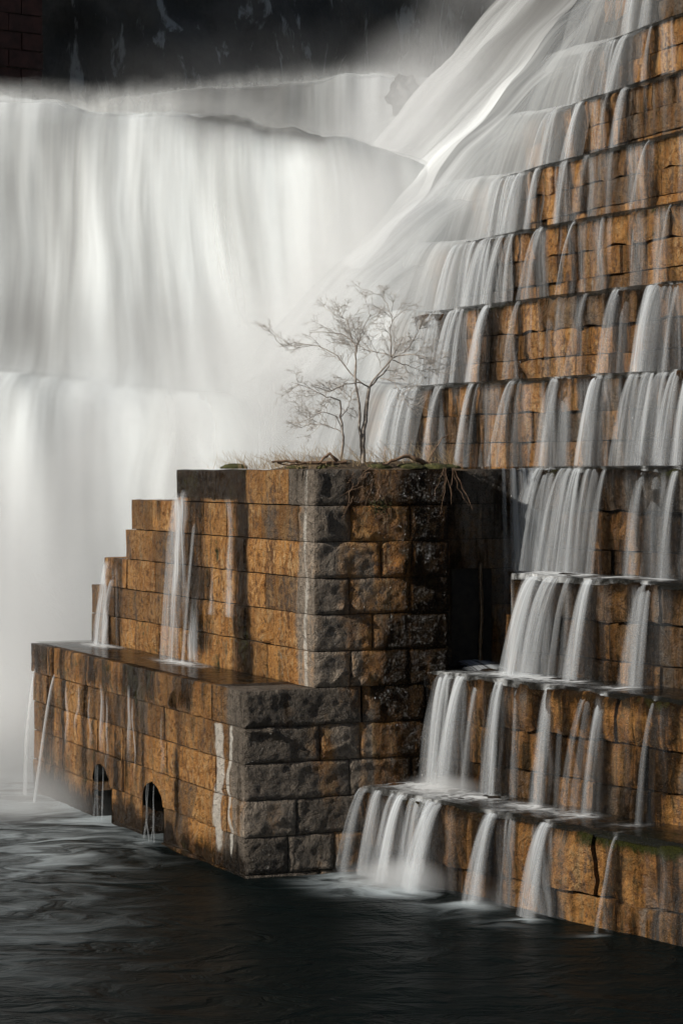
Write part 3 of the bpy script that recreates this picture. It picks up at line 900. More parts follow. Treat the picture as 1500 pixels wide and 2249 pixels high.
def build_veils():
    """separate sheets leaping off each step where the flow thickens"""
    for k in range(1, 10):
        ys0 = y_close(k); n = 110
        ys = np.linspace(ys0, ys0 + 6.5, n)
        ztop = ZT[k]; H = 1.70
        tau = np.linspace(0, 1, 16)
        thick = sstep(ys0, ys0 + 7, ys)
        thr = .45 + .75 * thick + .25 * (fbm(ys * .8, k * 3.3, 0, 70, 3) - .5)
        out = np.concatenate([np.full((n, 1), -.9), np.full((n, 1), -.3), thr[:, None] * tau[None, :]], 1)
        lift = .06 + .34 * thick + .18 * (fbm(ys * 1.1, k * 5.3, 0, 71, 3) - .5) * thick
        z = np.concatenate([np.full((n, 2), ztop), ztop - H * tau[None, :] ** 1.6 * np.ones((n, 1))], 1) + lift[:, None]
        YS = ys[:, None] * np.ones((1, out.shape[1]))
        bul = .12 * (fbm(YS * 2.2, z * .25, k, 72, 3) - .5)
        X, Y = front(k, YS, out + bul)
        T = np.concatenate([np.zeros(2), tau])[None, :] * np.ones((n, 1))
        ramp = sstep(ys0, ys0 + 4., ys)[:, None]
        dk = 1.1 if k < 3 else (.9 - .13 * (k - 3))
        d = (.12 + dk * ramp) * np.where(T == 0, .6 + .4 * ramp, 1)
        d = d * sstep(ys0 + 6.4, ys0 + 3.8, ys)[:, None]
        uv = np.stack([s_of(YS).ravel() * 1.0 + k * 7.7, (H * T * 1.4 + k).ravel()], 1)
        V = np.stack([X, Y, z], -1)
        for a, b, m in ((0, n, M_VEIL),):
            sel = lambda q: q.reshape(n, out.shape[1], -1)[a:b].reshape((b - a) * out.shape[1], -1)
            o = mesh_np('overflow_water', sel(V), grid_faces(b - a, out.shape[1], flip=True), m, attrs={'dens': sel(d)[:, 0]}, uv=sel(uv))
            tag(o, kind='structure')
build_veils()

def build_overflow():
    """the thick smooth flow that buries the far part of the steps"""
    ks = list(range(0, 10))
    offs = np.array([OFF[k] for k in ks]); zs = np.array([ZT[k] for k in ks]); yc = np.array([y_close(k) for k in ks])
    no, n = 170, 130
    o1 = np.concatenate([np.linspace(6.5, 7.5, 12), np.linspace(7.6, 19.9, no - 12)])
    base = np.interp(o1, offs, zs)
    ph = np.interp(o1, offs, np.array(ks, float))
    start = np.interp(o1, offs, yc + 2.0)
    q = np.linspace(0, 1, n)
    YS = start[:, None] + (73.0 - start[:, None]) * q[None, :]
    O = o1[:, None] * np.ones((1, n)); PH = ph[:, None] * np.ones((1, n))
    far = sstep(0, 6.5, YS - start[:, None])
    fr = PH - np.floor(PH)
    Z = base[:, None] + .10 + .75 * far + .10 * np.sin(2 * np.pi * fr) * (1 - .7 * far)
    Z = Z + .75 * (fbm(O * .30, YS * .45, 0, 401, 4) - .5) * far
    Z = np.where(O < 7.6, Z - (7.6 - O) * 7.0, Z)
    X = O + Fy(YS) + .5 * (fbm(O * .5, YS * .5, 0, 403, 3) - .5)
    ramp = sstep(0, 4.5, YS - start[:, None])
    body = .90 + .5 * sstep(.30, .66, fbm(YS * .50 + O * .10, O * .12, 0, 404, 4)) - .85 * sstep(3, 8, PH)
    d = ramp * body * sstep(6.6, 9.2, O + 1.2 * (fbm(O, YS * .6, 0, 409, 3) - .5))
    uv = np.stack([(s_of(YS) + .8 * (fbm(O * .3, YS * .3, 0, 405, 3) - .5)).ravel() * .8, (O * 1.2).ravel()], 1)
    V = np.stack([X, YS, Z], -1)
    cut = 34; oc = int(np.searchsorted(o1, 10.2))
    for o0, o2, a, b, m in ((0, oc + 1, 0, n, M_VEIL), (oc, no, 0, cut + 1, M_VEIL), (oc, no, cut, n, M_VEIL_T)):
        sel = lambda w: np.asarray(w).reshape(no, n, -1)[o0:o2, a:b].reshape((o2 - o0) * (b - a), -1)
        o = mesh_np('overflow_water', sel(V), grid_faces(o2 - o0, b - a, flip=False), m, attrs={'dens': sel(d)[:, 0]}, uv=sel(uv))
        tag(o, 'thick white flow burying the far end of the steps', kind='structure')
build_overflow()

# pier-side trickles
def build_trickles():
    r = np.random.default_rng(44)
    x, y = uv2xy(6, -1)
    e = empty('trickle_water', (float(x), float(y), 0), kind='structure')
    def left_strand(u, v0, ztop, zlow, w, d, throw, mat=M_FALL, spread=.6):
        c = uv2xy(u, v0); side = -A; od = -B
        tau = np.linspace(0, 1, 20)
        out = .10 + throw * tau; z = ztop - (ztop - zlow) * tau ** 1.5
        ribbon(np.array(c), side, out, z, w * (1 + spread * tau), d * (.8 + .2 * tau) * sstep(0, .15, tau), 'water_strand', e, mat, r.uniform(0, 50), outdir=od, wav=.12)
    for u, w, d, zt in ((6.1, .5, .40, 6.0), (5.7, .4, .45, 6.1), (5.2, .16, .45, 5.5)):
        zl = 3.0 if u > 4.6 else 4.2
        left_strand(u, 0., zt, zl, w, d, .22)
    for u, w, d, zt in ((10.15, .40, .6, 4.65), (9.85, .25, .7, 4.3), (10.4, .3, .35, 4.0)): left_strand(u, 0., zt, 3.0, w, d, .2)
    for u, w, d, zt, zl, th in ((11.1, .20, .8, 2.5, .0, .25), (9.75, .16, .85, 2.5, 0, .42)):
        left_strand(u, LV, zt, zl, w, d, th, spread=.5)
    for u, w, d, zt, zl in ((8.9, .22, .45, 2.4, .9), (8.2, .16, .35, 2.5, 1.4), (6.75, .30, .5, 2.6, 1.1), (6.45, .16, .45, 2.4, .9), (5.15, .26, .5, 2.7, 1.1), (4.95, .12, .5, 2.5, 1.0), (3.4, .14, .25, 2.4, 1.0), (7.5, .12, .3, 2.5, 1.0)):
        tau = np.linspace(0, 1, 26)
        out = .13 + .05 * vnoise(tau * 4, u, 0, 8)
        c = np.array(uv2xy(u, LV))
        ribbon(c, -A, out, zt - (zt - zl) * tau, w * (.5 + .9 * tau), d * sstep(0, .2, tau) * sstep(1, .45, tau), 'water_strand', e, M_FALL, r.uniform(0, 50), outdir=-B, wav=.22, cols=9)
    for uc, hw in ARCH:
        for k in range(4):
            u = uc + hw * r.uniform(-.6, .5)
            left_strand(u, LV + .06, 1.0, -.02, r.uniform(.03, .07), r.uniform(.2, .35), .02, spread=.2)
    def left_film(u0, u1, v, z0, z1, seed, k):
        us = np.linspace(u0, u1, int((u1 - u0) / .04)); zz = np.linspace(z1, z0, 40)
        U, Z = np.meshgrid(us, zz, indexing='ij')
        wan = .30 * (fbm(U * 1.1, Z * 1.3, 0, seed, 3) - .5)
        out = .13 + .06 * (fbm(U * 2, Z * 1.7, 0, seed + 1, 2) - .5)
        X, Y = uv2xy(U, v - out)
        e_ = sstep(u0, u0 + .35, U) * sstep(u1, u1 - .35, U) * sstep(z1, z1 - .25, Z) * sstep(z0 - .1, z0 + .1, Z)
        d = k * sstep(.42, .70, fbm((U + wan) * 2.6, Z * .35, 0, seed + 2, 3)) * e_
        mesh_np('wall_film', np.stack([X, Y, Z], -1).reshape(-1, 3), grid_faces(len(us), 40, flip=True), M_FALL, e, attrs={'dens': d.ravel()}, uv=np.stack([(U + wan).ravel() * 1.5, Z.ravel()], 1))
    left_film(4.9, 6.5, 0., 3.0, 6.05, 801, .95)
    left_film(3.2, 4.8, 0., 3.9, 6.0, 821, .6)
    left_film(9.4, 10.6, 0., 3.0, 4.6, 841, .8)
    # sheet on the ledge
    us = np.linspace(.9, 11.4, 120); vs = np.linspace(LV - .02, -.04, 14)
    U, Vv = np.meshgrid(us, vs, indexing='ij'); X, Y = uv2xy(U, Vv)
    d = .95 * np.exp(-((U - 5.3) / 1.1) ** 2 - ((Vv + .35) / .30) ** 2) + .95 * np.exp(-((U - 9.9) / .9) ** 2 - ((Vv + .35) / .30) ** 2)
    d = d * sstep(3.2, 4.2, U)
    o = mesh_np('water_film', np.stack([X, Y, np.full(X.shape, Z0 + .03)], -1).reshape(-1, 3), grid_faces(120, 14, flip=True), M_FILM, attrs={'dens': d.ravel()})
    tag(o, kind='structure')
    for v, w, d, th in ((3.62, .10, .5, .14), (3.80, .20, .7, .22), (3.98, .26, .8, .26), (4.15, .22, .9, .24), (4.30, .25, .7, .3)):
        tau = np.linspace(0, 1, 22)
        c = np.array(uv2xy(.5, v))
        ribbon(c, B, .06 + th * tau, 6.48 - (6.48 - 3.15) * tau ** 1.7, w * (.8 + .7 * tau), d * (1 - .3 * tau), 'water_strand', e, M_FALL, r.uniform(0, 50), outdir=-A, cols=9)
    # spout out of the sluice slot
    c = uv2xy(.45, 3.05)
    tau = np.linspace(0, 1, 10)
    c = uv2xy(.62, 3.05)
    ribbon(np.array(c), B, .75 * tau, 3.28 - .12 * tau ** 2, .62 + .3 * tau, np.full(10, 1.0), 'water_strand', e, M_FALL, 3.3, outdir=-A, cols=12)
    c = uv2xy(.0, 2.75)
build_trickles()

# ------------------------------------------------------------------ natural falls on the left
def lip(x):
    """crest of the main fall: depth and height along x"""
    y = np.interp(x, [-16, -8, -2, 1.6, 3.5], [68, 67, 65, 64, 63])
    px = np.interp(750 + FPX * x / y, [-500, 0, 200, 350, 500, 640, 760, 870, 1000], [190, 222, 240, 250, 268, 290, 302, 338, 380])
    return y, EYE + (1025 - px) * y / FPX

def build_main_fall():
    prof = np.array([(7, .25), (3, .2), (1.2, .15), (.3, .05), (-.4, -.22), (-.95, -.8), (-1.35, -1.7), (-1.65, -2.9), (-1.95, -4.3), (-2.3, -5.6), (-2.6, -6.8), (-3.3, -7.6), (-4.5, -8.0), (-5.5, -8.4), (-6.1, -9.2), (-6.5, -10.4), (-6.9, -12.2), (-7.5, -14.4), (-8.2, -17)])
    t0 = np.concatenate([[0], np.cumsum(np.hypot(*np.diff(prof, axis=0).T))])
    t = np.linspace(0, t0[-1], 70)
    dy = np.interp(t, t0, prof[:, 0]); dz = np.interp(t, t0, prof[:, 1])
    xs = np.linspace(-17, 3.4, 190); ly, lz = lip(xs)
    Xg, Tg = np.meshgrid(xs, t, indexing='ij')
    fallness = sstep(6.5, 9, Tg)
    # rock underneath
    R = .55 * (fbm(Xg * .6, Tg * .3, 0, 81, 4) - .5)
    Vr = np.stack([Xg, ly[:, None] + dy[None, :] + .55 + R, lz[:, None] * 1.0 + dz[None, :] - .25 + R * .6], -1)
    o = mesh_np('rock_ledge', Vr.reshape(-1, 3), grid_faces(190, 70, flip=True), M_ROCK); tag(o, 'brown rock ledge under the big fall', kind='structure')
    tier2 = sstep(15.3, 17.0, Tg) * sstep(23, 19.5, Tg)             # rounded shoulder at mid-height
    for layer in range(2):
        bulge = (2.1 * (fbm(Xg * .28 - .02 * Tg, Tg * .09, 0, 91, 2) - .5) + .35 * (fbm(Xg * 1.1, Tg * .10, 0, 92, 3) - .5)) * (.3 + .7 * fallness)
        bulge = bulge + 1.1 * tier2 * (.15 + fbm(Xg * .38 + 9, Tg * .05, 0, 93, 3))
        lean = .10 * np.maximum(Tg - 7.5, 0) * sstep(-9, -2, Xg)
        lump = .75 * (fbm(Xg * .75, Tg * .45, 0, 99, 4) - .5) * sstep(9.5, 6, Tg)
        X = Xg + lean; Y = ly[:, None] + dy[None, :] - bulge - .6 * layer * fallness; Zz = lz[:, None] + dz[None, :] + .10 * layer + .25 * bulge + lump + .9 * tier2 * (fbm(Xg * .42 + 3, Tg * .08, 0, 94, 3) - .42)
        thin = sstep(.42, .60, fbm(Xg * .33 + 5, Tg * .12, 0, 95, 3)) * sstep(-5.5, -3.5, Xg) * sstep(.5, -.8, Xg) * sstep(9.0, 6.8, Tg)
        thin = np.maximum(thin, .95 * sstep(-3.6, -2.9, Xg) * sstep(.1, -.6, Xg) * sstep(6.2, 6.8, Tg) * sstep(8.4, 7.3, Tg) * sstep(.30, .50, fbm(Xg * 1.3, Tg * .6, 0, 96, 3)))
        body = .16 + .90 * sstep(.32, .68, fbm(Xg * .40 - .03 * Tg, Tg * .07, layer, 97, 4)) + .42 * sstep(-9, -1, Xg) + .42 * tier2 - .32 * np.exp(-((Tg - 14.2) / 1.3) ** 2) * sstep(0, -4, Xg) + .2 * sstep(8.5, 6.5, Tg)
        d = body * (1 - .95 * thin) if layer == 0 else .30 * body * sstep(6.0, 8.5, Tg) * sstep(25, 21, Tg)
        wand = 1.6 * (fbm(Xg * .35, Tg * .12, layer, 98, 3) - .5) * sstep(4, 14, Tg)
        uv = np.stack([(Xg + wand + layer * 9.).ravel(), Tg.ravel()], 1)
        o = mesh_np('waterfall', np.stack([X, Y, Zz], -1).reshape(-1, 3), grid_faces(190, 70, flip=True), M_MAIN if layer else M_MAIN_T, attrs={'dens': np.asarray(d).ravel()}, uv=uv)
        tag(o, 'wide white waterfall filling the left side', kind='structure')
    # spray tossed up along the crest
    for q in range(3):
        h = np.linspace(0, 1, 10)
        Xs, Hs = np.meshgrid(xs, h, indexing='ij')
        top = .5 + 1.1 * fbm(xs * .8, q * 3., 0, 111, 3)
        Z = (lz + .05)[:, None] - .35 + Hs * top[:, None]
        Y = (ly - .2 + .5 * q)[:, None] + .25 * (fbm(Xs, Hs * 2, q, 112, 3) - .5)
        d = 1.2 * (1 - Hs) ** 1.3 * sstep(0, .25, Hs) * sstep(1.5, -1.5, Xs) * (.3 + .7 * sstep(-3, -6, Xs)) * sstep(.25, .6, fbm(Xs * .7, Hs, q, 113, 3))
        o = mesh_np('crest_spray', np.stack([Xs, Y, Z], -1).reshape(-1, 3), grid_faces(190, 10), M_MAIN, attrs={'dens': d.ravel()}, uv=np.stack([(Xs * 2 + q * 5).ravel(), Hs.ravel()], 1))
        tag(o, 'spray along the crest of the big fall', kind='structure')
build_main_fall()

def build_back_fall():
    xs = np.linspace(-8.5, 6, 110); y0 = 80.0
    px = np.interp(750 + FPX * xs / y0, [180, 270, 400, 560, 700, 760, 830, 900, 1050, 1150], [235, 212, 195, 182, 172, 160, 155, 165, 160, 150])
    lz = EYE + (1025 - px) * y0 / FPX
    prof = np.array([(4, .1), (.5, .05), (-.2, -.12), (-.7, -.6), (-1.1, -1.5), (-1.6, -2.6), (-2.6, -3.6), (-5, -4.2)])
    t0 = np.concatenate([[0], np.cumsum(np.hypot(*np.diff(prof, axis=0).T))]); t = np.linspace(0, t0[-1], 40)
    dy = np.interp(t, t0, prof[:, 0]); dz = np.interp(t, t0, prof[:, 1])
    Xg, Tg = np.meshgrid(xs, t, indexing='ij')
    R = .4 * (fbm(Xg * .7, Tg * .4, 0, 181, 4) - .5)
    o = mesh_np('rock_ledge', np.stack([Xg, y0 + dy[None, :] + .5 + R, lz[:, None] + dz[None, :] - .2 + R], -1).reshape(-1, 3), grid_faces(110, 40, flip=True), M_ROCK)
    tag(o, 'dark rock ledge under the far fall', kind='structure')
    b = .6 * (fbm(Xg * .8, Tg * .1, 2, 191, 4) - .5)
    gap = np.exp(-((Xg - 2.25) / .35) ** 2)
    d = (.22 + .55 * sstep(-2.2, .2, Xg)) * (1 - .95 * gap) * sstep(-8.5, -6.5, Xg)  # low density greys the far fall, standing in for shade there
    uv = np.stack([Xg.ravel() + 40, Tg.ravel()], 1)
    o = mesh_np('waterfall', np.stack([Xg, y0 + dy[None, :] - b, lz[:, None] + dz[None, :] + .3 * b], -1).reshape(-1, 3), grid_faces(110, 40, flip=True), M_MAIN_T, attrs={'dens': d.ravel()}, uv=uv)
    tag(o, 'smaller far waterfall below the cliff', kind='structure')
    for q in range(2):
        h = np.linspace(0, 1, 8); Xs, Hs = np.meshgrid(xs, h, indexing='ij')
        top = .3 + .8 * fbm(xs * .9, q * 3., 0, 211, 3)
        dd = .8 * (1 - Hs) ** 1.4 * sstep(0, .3, Hs) * sstep(-8.4, -6, Xs) * sstep(4, 1.5, Xs)
        o = mesh_np('crest_spray', np.stack([Xs, y0 - .3 + .5 * q + 0 * Xs, lz[:, None] - .3 + Hs * top[:, None]], -1).reshape(-1, 3), grid_faces(110, 8), M_MAIN,
                    attrs={'dens': dd.ravel()}, uv=np.stack([(Xs * 2 + q * 5).ravel(), Hs.ravel()], 1))
        tag(o, 'spray along the crest of the far fall', kind='structure')
    # boulder in the gap
    n = 40; a = np.linspace(0, 2 * np.pi, n); p = np.linspace(.02, np.pi - .02, 26)
    Pp, Aa = np.meshgrid(p, a, indexing='ij')
    rr = 1 + .9 * (fbm(np.cos(Aa) * 2.6 * np.sin(Pp) + 7, np.sin(Aa) * 2.6 * np.sin(Pp), np.cos(Pp) * 2.6, 55, 3, .5) - .5)
    bx, bz = (888 - 750) / FPX * 79.3, EYE + (1025 - 218) / FPX * 79.3
    V = np.stack([bx + .55 * rr * np.sin(Pp) * np.cos(Aa), 79.3 + .6 * rr * np.sin(Pp) * np.sin(Aa), bz + .7 * rr * np.cos(Pp)], -1)
    o = mesh_np('boulder', V.reshape(-1, 3), grid_faces(26, n), M_ROCK_SHADE)
    tag(o, 'dark boulder splitting the far waterfall below the cliff', 'boulder')
build_back_fall()

# ------------------------------------------------------------------ on the pier top
def pier_pt(px, u, dz=0.0):
    """point on the pier top at picture column px and distance u behind the end face"""
    v = np.linspace(-1, 8, 900); x, y = uv2xy(u, v)
    vv = np.interp(px, 750 + FPX * x / y, v); x, y = uv2xy(u, vv)
    return np.array([float(x), float(y), ZTOP + dz])

def build_top():
    r = np.random.default_rng(9)
    # soil and moss mat
    nu, nv = 60, 70
    us = np.linspace(.05, 2.6, nu); vs = np.linspace(.1, 2.9, nv)
    U, Vv = np.meshgrid(us, vs, indexing='ij'); X, Y = uv2xy(U, Vv)
    e = np.minimum(np.minimum(U - .05, 2.6 - U) / .5, np.minimum(Vv - .1, 2.9 - Vv) / .6)
    h = sstep(0, 1, e) * (.05 + .16 * fbm(U * 1.6, Vv * 1.6, 0, 33, 4)) - .02
    o = mesh_np('turf', np.stack([X, Y, ZTOP + h], -1).reshape(-1, 3), grid_faces(nu, nv, flip=True), M_SOIL)
    tag(o, 'patch of soil and moss on the pier top', kind='structure')
    # moss cushions
    for i, (px, u, rad) in enumerate(((515, .9, .15), (650, .5, .10), (830, .35, .14), (900, .3, .16), (955, .25, .15), (720, .4, .12), (985, .35, .12))):
        c = pier_pt(px, u) if px > 690 else None
        if c is None:
            uu = np.linspace(.1, 9, 400); x, y = uv2xy(uu, .22); ui = np.interp(-px, -(750 + FPX * x / y), uu)
            x, y = uv2xy(ui, .22); c = np.array([float(x), float(y), ZTOP])
        n = 22; a = np.linspace(0, 2 * np.pi, n); p = np.linspace(.02, np.pi / 2 + .2, 10)
        Pp, Aa = np.meshgrid(p, a, indexing='ij')
        rr = rad * (.75 + .7 * fbm(np.cos(Aa) * 3 * np.sin(Pp) + i * 5, np.sin(Aa) * 3 * np.sin(Pp), np.cos(Pp) * 3, 66, 3))
        V = np.stack([c[0] + 1.5 * rr * np.sin(Pp) * np.cos(Aa), c[1] + rr * np.sin(Pp) * np.sin(Aa), c[2] + .02 + .45 * rr * np.cos(Pp)], -1)
        m = mesh_np('moss_cushion', V.reshape(-1, 3), grid_faces(10, n), M_MOSS)
        tag(m, ['small moss cushion at the far left of the pier top', 'moss cushion over the pier corner', 'moss cushion just right of the tree foot', 'moss cushion under the crooked driftwood branch',
                'moss cushion near the right end of the pier top', 'moss cushion left of the tree foot', 'rightmost moss cushion above the wet recess'][i], 'moss', 'moss cushions on the pier top')
    # dry grass
    segs = []
    for i in range(560):
        if i < 240: px, u = r.uniform(470, 660), None
        else: px, u = r.uniform(600, 1010), r.uniform(.15, 1.8)
        if u is None:
            uu = r.uniform(.6, 5.2); v = r.uniform(.1, .9); x, y = uv2xy(uu, v); c = np.array([float(x), float(y), ZTOP])
        else: c = pier_pt(px, u, .04)
        L = r.uniform(.12, .55) * (1.0 if i > 240 else .8); lean = np.array([r.normal(-.25, .4), r.normal(0, .3), 1.0]); lean /= np.linalg.norm(lean)
        q = np.linspace(0, 1, 5)[:, None]; bend = np.array([r.normal(-.1, .25), r.normal(0, .15), -.12]) * L
        P = c + lean * L * q + bend * q ** 2
        segs.append((P, np.linspace(.0035, .0014, 5)))
    V, F = tubes(segs, 3)
    o = mesh_np('dry_grass', V, F, M_STRAW); tag(o, 'thin dry grass along the pier top', 'grass', kind='stuff')
    # driftwood
    def log(px0, px1, u, zs, r0, r1, label, curve=.0):
        a, b = pier_pt(px0, u), pier_pt(px1, u + .15)
        q = np.linspace(0, 1, 14)
        P = a[None] * (1 - q[:, None]) + b[None] * q[:, None]
        P[:, 2] = ZTOP + np.interp(q, np.linspace(0, 1, len(zs)), zs) + .01 * r.normal(0, 1, 14)
        P[:, 1] += .03 * r.normal(0, 1, 14)
        V, F = tubes([(P, np.linspace(r0, r1, 14) * r.uniform(.85, 1.15, 14))], 7)
        tag(mesh_np('driftwood', V, F, M_WOOD), label, 'driftwood', 'driftwood on the pier top')
    log(598, 735, .35, [.13, .12, .10, .10], .018, .035, 'long straight driftwood stick left of the tree foot')
    log(610, 760, .25, [.08, .09, .10, .12], .012, .025, 'thin driftwood stick lying below the long straight one')
    log(840, 960, .22, [.06, .14, .22, .17, .09, .06], .02, .045, 'crooked driftwood branch right of the tree foot')
    log(700, 745, .3, [.08, .26, .10], .018, .03, 'bent driftwood piece propped up left of the second stem')
    log(935, 985, .3, [.05, .3, .5, .58], .014, .005, 'thin curved branch rising at the right end of the driftwood')
    # hanging roots over the end face
    def hang(px, n, span, length, label):
        segs = []
        for i in range(n):
            c = pier_pt(px + r.uniform(-span, span), -.16, r.uniform(-.45, .05) if n > 12 else .02)
            L = r.uniform(.4, 1.0) * length; q = np.linspace(0, 1, 8)[:, None]
            P = c + np.array([r.normal(0, .35), -.10 * r.random(), -r.uniform(.1, 1.0)]) * L * q + np.array([r.normal(0, .12), 0, -.15]) * L * q ** 2
            P = P + .012 * r.normal(0, 1, P.shape)
            segs.append((P, np.linspace(.0045, .002, 8)))
        V, F = tubes(segs, 4)
        o = mesh_np('hanging_roots', V, F, M_WOOD); tag(o, label, 'roots')
    hang(800, 18, 36, .5, 'tangle of twigs and roots hanging on the grey end face')
    hang(985, 8, 12, 1.1, 'long roots hanging at the right edge of the end face')
    segs = []
    for i in range(90):
        c = pier_pt(835 + r.normal(0, 11), -.17, -.60 + r.normal(0, .06)); d = r.normal(0, 1, 3); d /= np.linalg.norm(d); d[1] = -abs(d[1])
        q = np.linspace(0, 1, 3)[:, None]; segs.append((c + d * r.uniform(.04, .11) * q, np.array([.007, .006, .002])))
    V, F = tubes(segs, 3)
    o = mesh_np('moss_tuft', V, F, M_MOSS); tag(o, 'small green tuft growing among the twigs on the end face', 'moss tuft')
build_top()

def build_tree():
    r = np.random.default_rng(12)
    D = 40.2
    def pt(px, py, dy=0.0):
        y = D + dy
        return np.array([(px - 750) / FPX * y, y, EYE + (1025 - py) / FPX * y])
    e = empty('bare_tree', pt(795, 1018), 'small bare tree with fine pale branches on the pier top', 'tree')
    trunk, twigs = [], []
    def poly(pts, r0, r1, store, n=10, jit=.012):
        P = np.array(pts); q0 = np.linspace(0, 1, len(P)); q = np.linspace(0, 1, n)
        Q = np.stack([np.interp(q, q0, P[:, i]) for i in range(3)], 1)
        Q[1:-1] += r.normal(0, jit, (n - 2, 3))
        store.append((Q, np.linspace(r0, r1, n))); return Q
    def sub(P, rad, level):
        """side twigs along a limb"""
        n = {0: 10, 1: 7, 2: 4}[level]
        L = np.linalg.norm(np.diff(P, axis=0), axis=1).sum()
        for i in range(n):
            f = r.uniform(.22, 1.0) * (len(P) - 1); k = int(min(f, len(P) - 2)); c = P[k] * (1 - (f - k)) + P[k + 1] * (f - k)
            d = P[k + 1] - P[k]; d /= np.linalg.norm(d) + 1e-9
            side = r.normal(0, 1, 3); side -= d * (side @ d); side /= np.linalg.norm(side)
            g = d * r.uniform(.3, .8) + side * r.uniform(.5, 1.0) + np.array([0, 0, .22]); g /= np.linalg.norm(g)
            ln = min(L * r.uniform(.20, .46), .37)
            m = 6; q = np.linspace(0, 1, m)[:, None]
            Q = c + g * ln * q + (np.array([g[0] * .3, 0, r.normal(.05, .15)]) * ln) * q ** 2
            Q[1:] += r.normal(0, .018 * ln + .004, (m - 1, 3))
            rr = {0: .0052, 1: .0032, 2: .0019}[level]
            twigs.append((Q, np.linspace(rr, rr * .5, m)))
            if level < 2: sub(Q, rr, level + 1)
    main = poly([pt(797, 1018), pt(796, 970), pt(804, 900), pt(811, 850)], .050, .026, trunk, 12, .006)
    second = poly([pt(793, 985), pt(790, 915, -.05), pt(780, 840, -.1), pt(782, 790, -.12)], .026, .012, trunk)
    left = poly([pt(746, 1015, -.2), pt(754, 960, -.2), pt(750, 915, -.2), pt(747, 880, -.2)], .024, .013, trunk)
    limbs = [
        ([pt(811, 850), pt(835, 815), pt(865, 780), pt(905, 777, -.2), pt(935, 785, -.3)], .018, .006),
        ([pt(811, 850), pt(845, 815, .2), pt(860, 790, .3), pt(885, 740, .4)], .016, .005),
        ([pt(811, 850), pt(785, 838, -.1), pt(755, 845, -.2), pt(725, 858, -.3), pt(690, 850, -.4)], .014, .005),
        ([pt(800, 845), pt(770, 820), pt(750, 795), pt(735, 775), pt(690, 758, .2), pt(640, 752, .2), pt(613, 762, .2)], .013, .004),
        ([pt(778, 830), pt(780, 790), pt(782, 755), pt(755, 735, .1), pt(715, 728, .2), pt(680, 730, .3)], .012, .004),
        ([pt(782, 790), pt(785, 750, -.2), pt(795, 725, -.2), pt(815, 690, -.3)], .010, .004),
        ([pt(860, 790, .1), pt(857, 740, .1), pt(860, 700, .1), pt(848, 665, .1), pt(835, 643, .1)], .010, .003),
        ([pt(835, 830), pt(860, 835, -.3), pt(885, 865, -.4), pt(898, 895, -.5)], .008, .003),
        ([pt(865, 780), pt(830, 775, .3), pt(800, 765, .4), pt(770, 750, .5)], .010, .004),
        ([pt(747, 880, -.2), pt(710, 868, -.3), pt(675, 850, -.3), pt(640, 840, -.3)], .011, .004),
        ([pt(750, 940, -.2), pt(740, 915, -.3), pt(715, 903, -.4), pt(685, 915, -.4), pt(655, 930, -.4)], .009, .003),
        ([pt(755, 955, -.2), pt(725, 935, .1), pt(690, 930, .2), pt(660, 940, .2)], .008, .003),
        ([pt(750, 915, -.2), pt(765, 890, .2), pt(775, 860, .3)], .008, .003),
        ([pt(782, 770), pt(760, 700, .3), pt(735, 690, .3)], .008, .003),
        ([pt(885, 775), pt(915, 740, .2), pt(925, 710, .2)], .008, .003),
        ([pt(860, 790), pt(890, 800, .3), pt(930, 815, .3), pt(955, 800, .4)], .008, .003),
    ]
    for p, r0, r1 in limbs:
        Q = poly(p, r0, r1, trunk, 12, .010); sub(Q, r0, 0)
    V, F = tubes(trunk[:3], 8); mesh_np('trunk', V, F, M_BARK, e)
    V, F = tubes(trunk[3:], 6); mesh_np('limbs', V, F, M_BARK, e)
    V, F = tubes(twigs, 3); o = mesh_np('crown', V, F, M_TWIG, e)
build_tree()


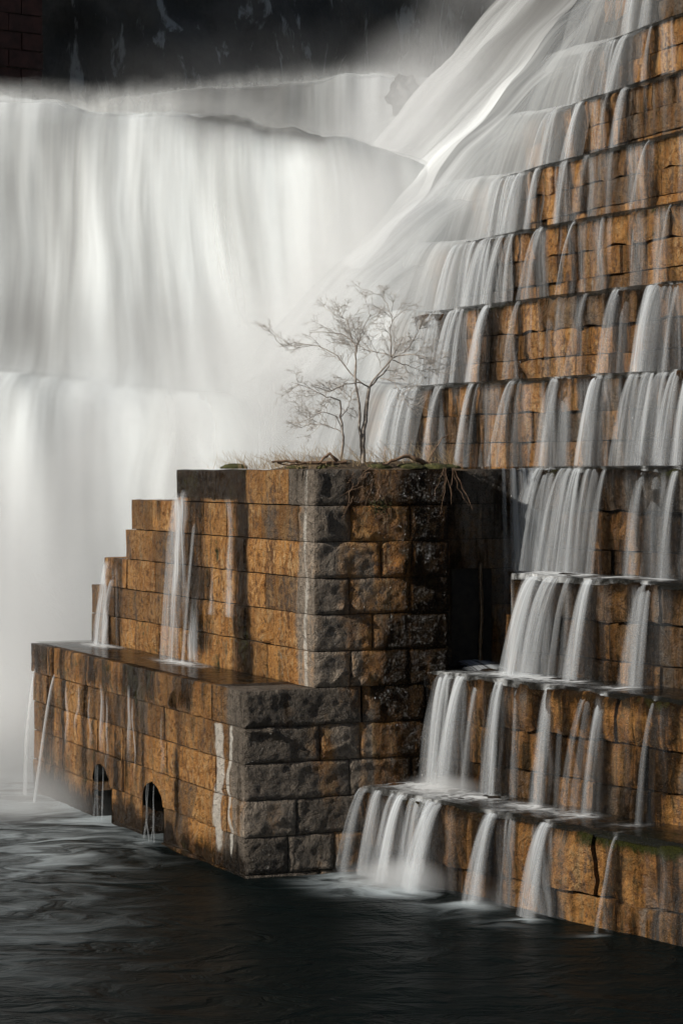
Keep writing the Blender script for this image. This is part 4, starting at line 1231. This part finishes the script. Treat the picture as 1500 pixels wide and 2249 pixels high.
# ------------------------------------------------------------------ spray hanging in the gorge
def mat_mist(name, dens):
    t = NT(name)
    oc = t.n('ShaderNodeTexCoord').outputs['Object']
    g = t.n('ShaderNodeTexGradient', gradient_type='SPHERICAL'); t.l(oc, g.inputs[0])
    n = t.noise(t.mapping(t.pos(), (1, 1, .6)), .34, 3, .55)
    d = t.math('MULTIPLY', t.mapr(g.outputs['Fac'], 0, .75), t.mapr(n, .36, .64, .08, 1.15))
    d = t.math('MULTIPLY', d, dens)
    v = t.n('ShaderNodeVolumePrincipled'); v.inputs['Color'].default_value = (.985, .99, .99, 1)
    v.inputs['Anisotropy'].default_value = 0.
    t.l(d, v.inputs['Density']); t.l(v.outputs[0], t.out.inputs['Volume']); return t.m

def build_mist():
    for c, rad, dens in (((-7.5, 53.0, 1.6), (8.0, 5.5, 6.8), .46), ((-3.2, 54.0, 6.5), (4.6, 4.0, 4.6), .40), ((.5, 59.5, 9.8), (5.0, 6.0, 5.5), .55), ((-8.5, 50.0, .6), (6.5, 5.0, 1.9), .55), ((.95, 37.75, .1), (1.25, .8, .42), 1.6), ((2.15, 36.0, .08), (.7, .5, .3), 1.4), ((1.55, 38.3, 1.45), (.8, .5, .28), 1.4), ((-8, 66.3, 16.2), (10, 2.4, .75), .16), ((-6.6, 46.5, .1), (3.2, 4.0, .9), .30),
                         ((2.7, 66.5, 14.8), (4.0, 5.5, 4.4), .42), ((5.4, 71.0, 19.5), (3.8, 4.5, 5.5), .13), ((-7, 62.0, 8.5), (9, 3.6, 6.0), .08), ((-1, 79, 17), (12, 5, 5), .03)):
        n = 24; a = np.linspace(0, 2 * np.pi, n); p = np.linspace(.001, np.pi - .001, 14)
        Pp, Aa = np.meshgrid(p, a, indexing='ij')
        V = np.stack([np.sin(Pp) * np.cos(Aa), np.sin(Pp) * np.sin(Aa), np.cos(Pp)], -1).reshape(-1, 3)
        o = mesh_np('mist', V, grid_faces(14, n), mat_mist('mist', dens), loc=(0, 0, 0))
        o.location = c; o.scale = rad
        tag(o, 'spray drifting off the falls', kind='stuff')
build_mist()
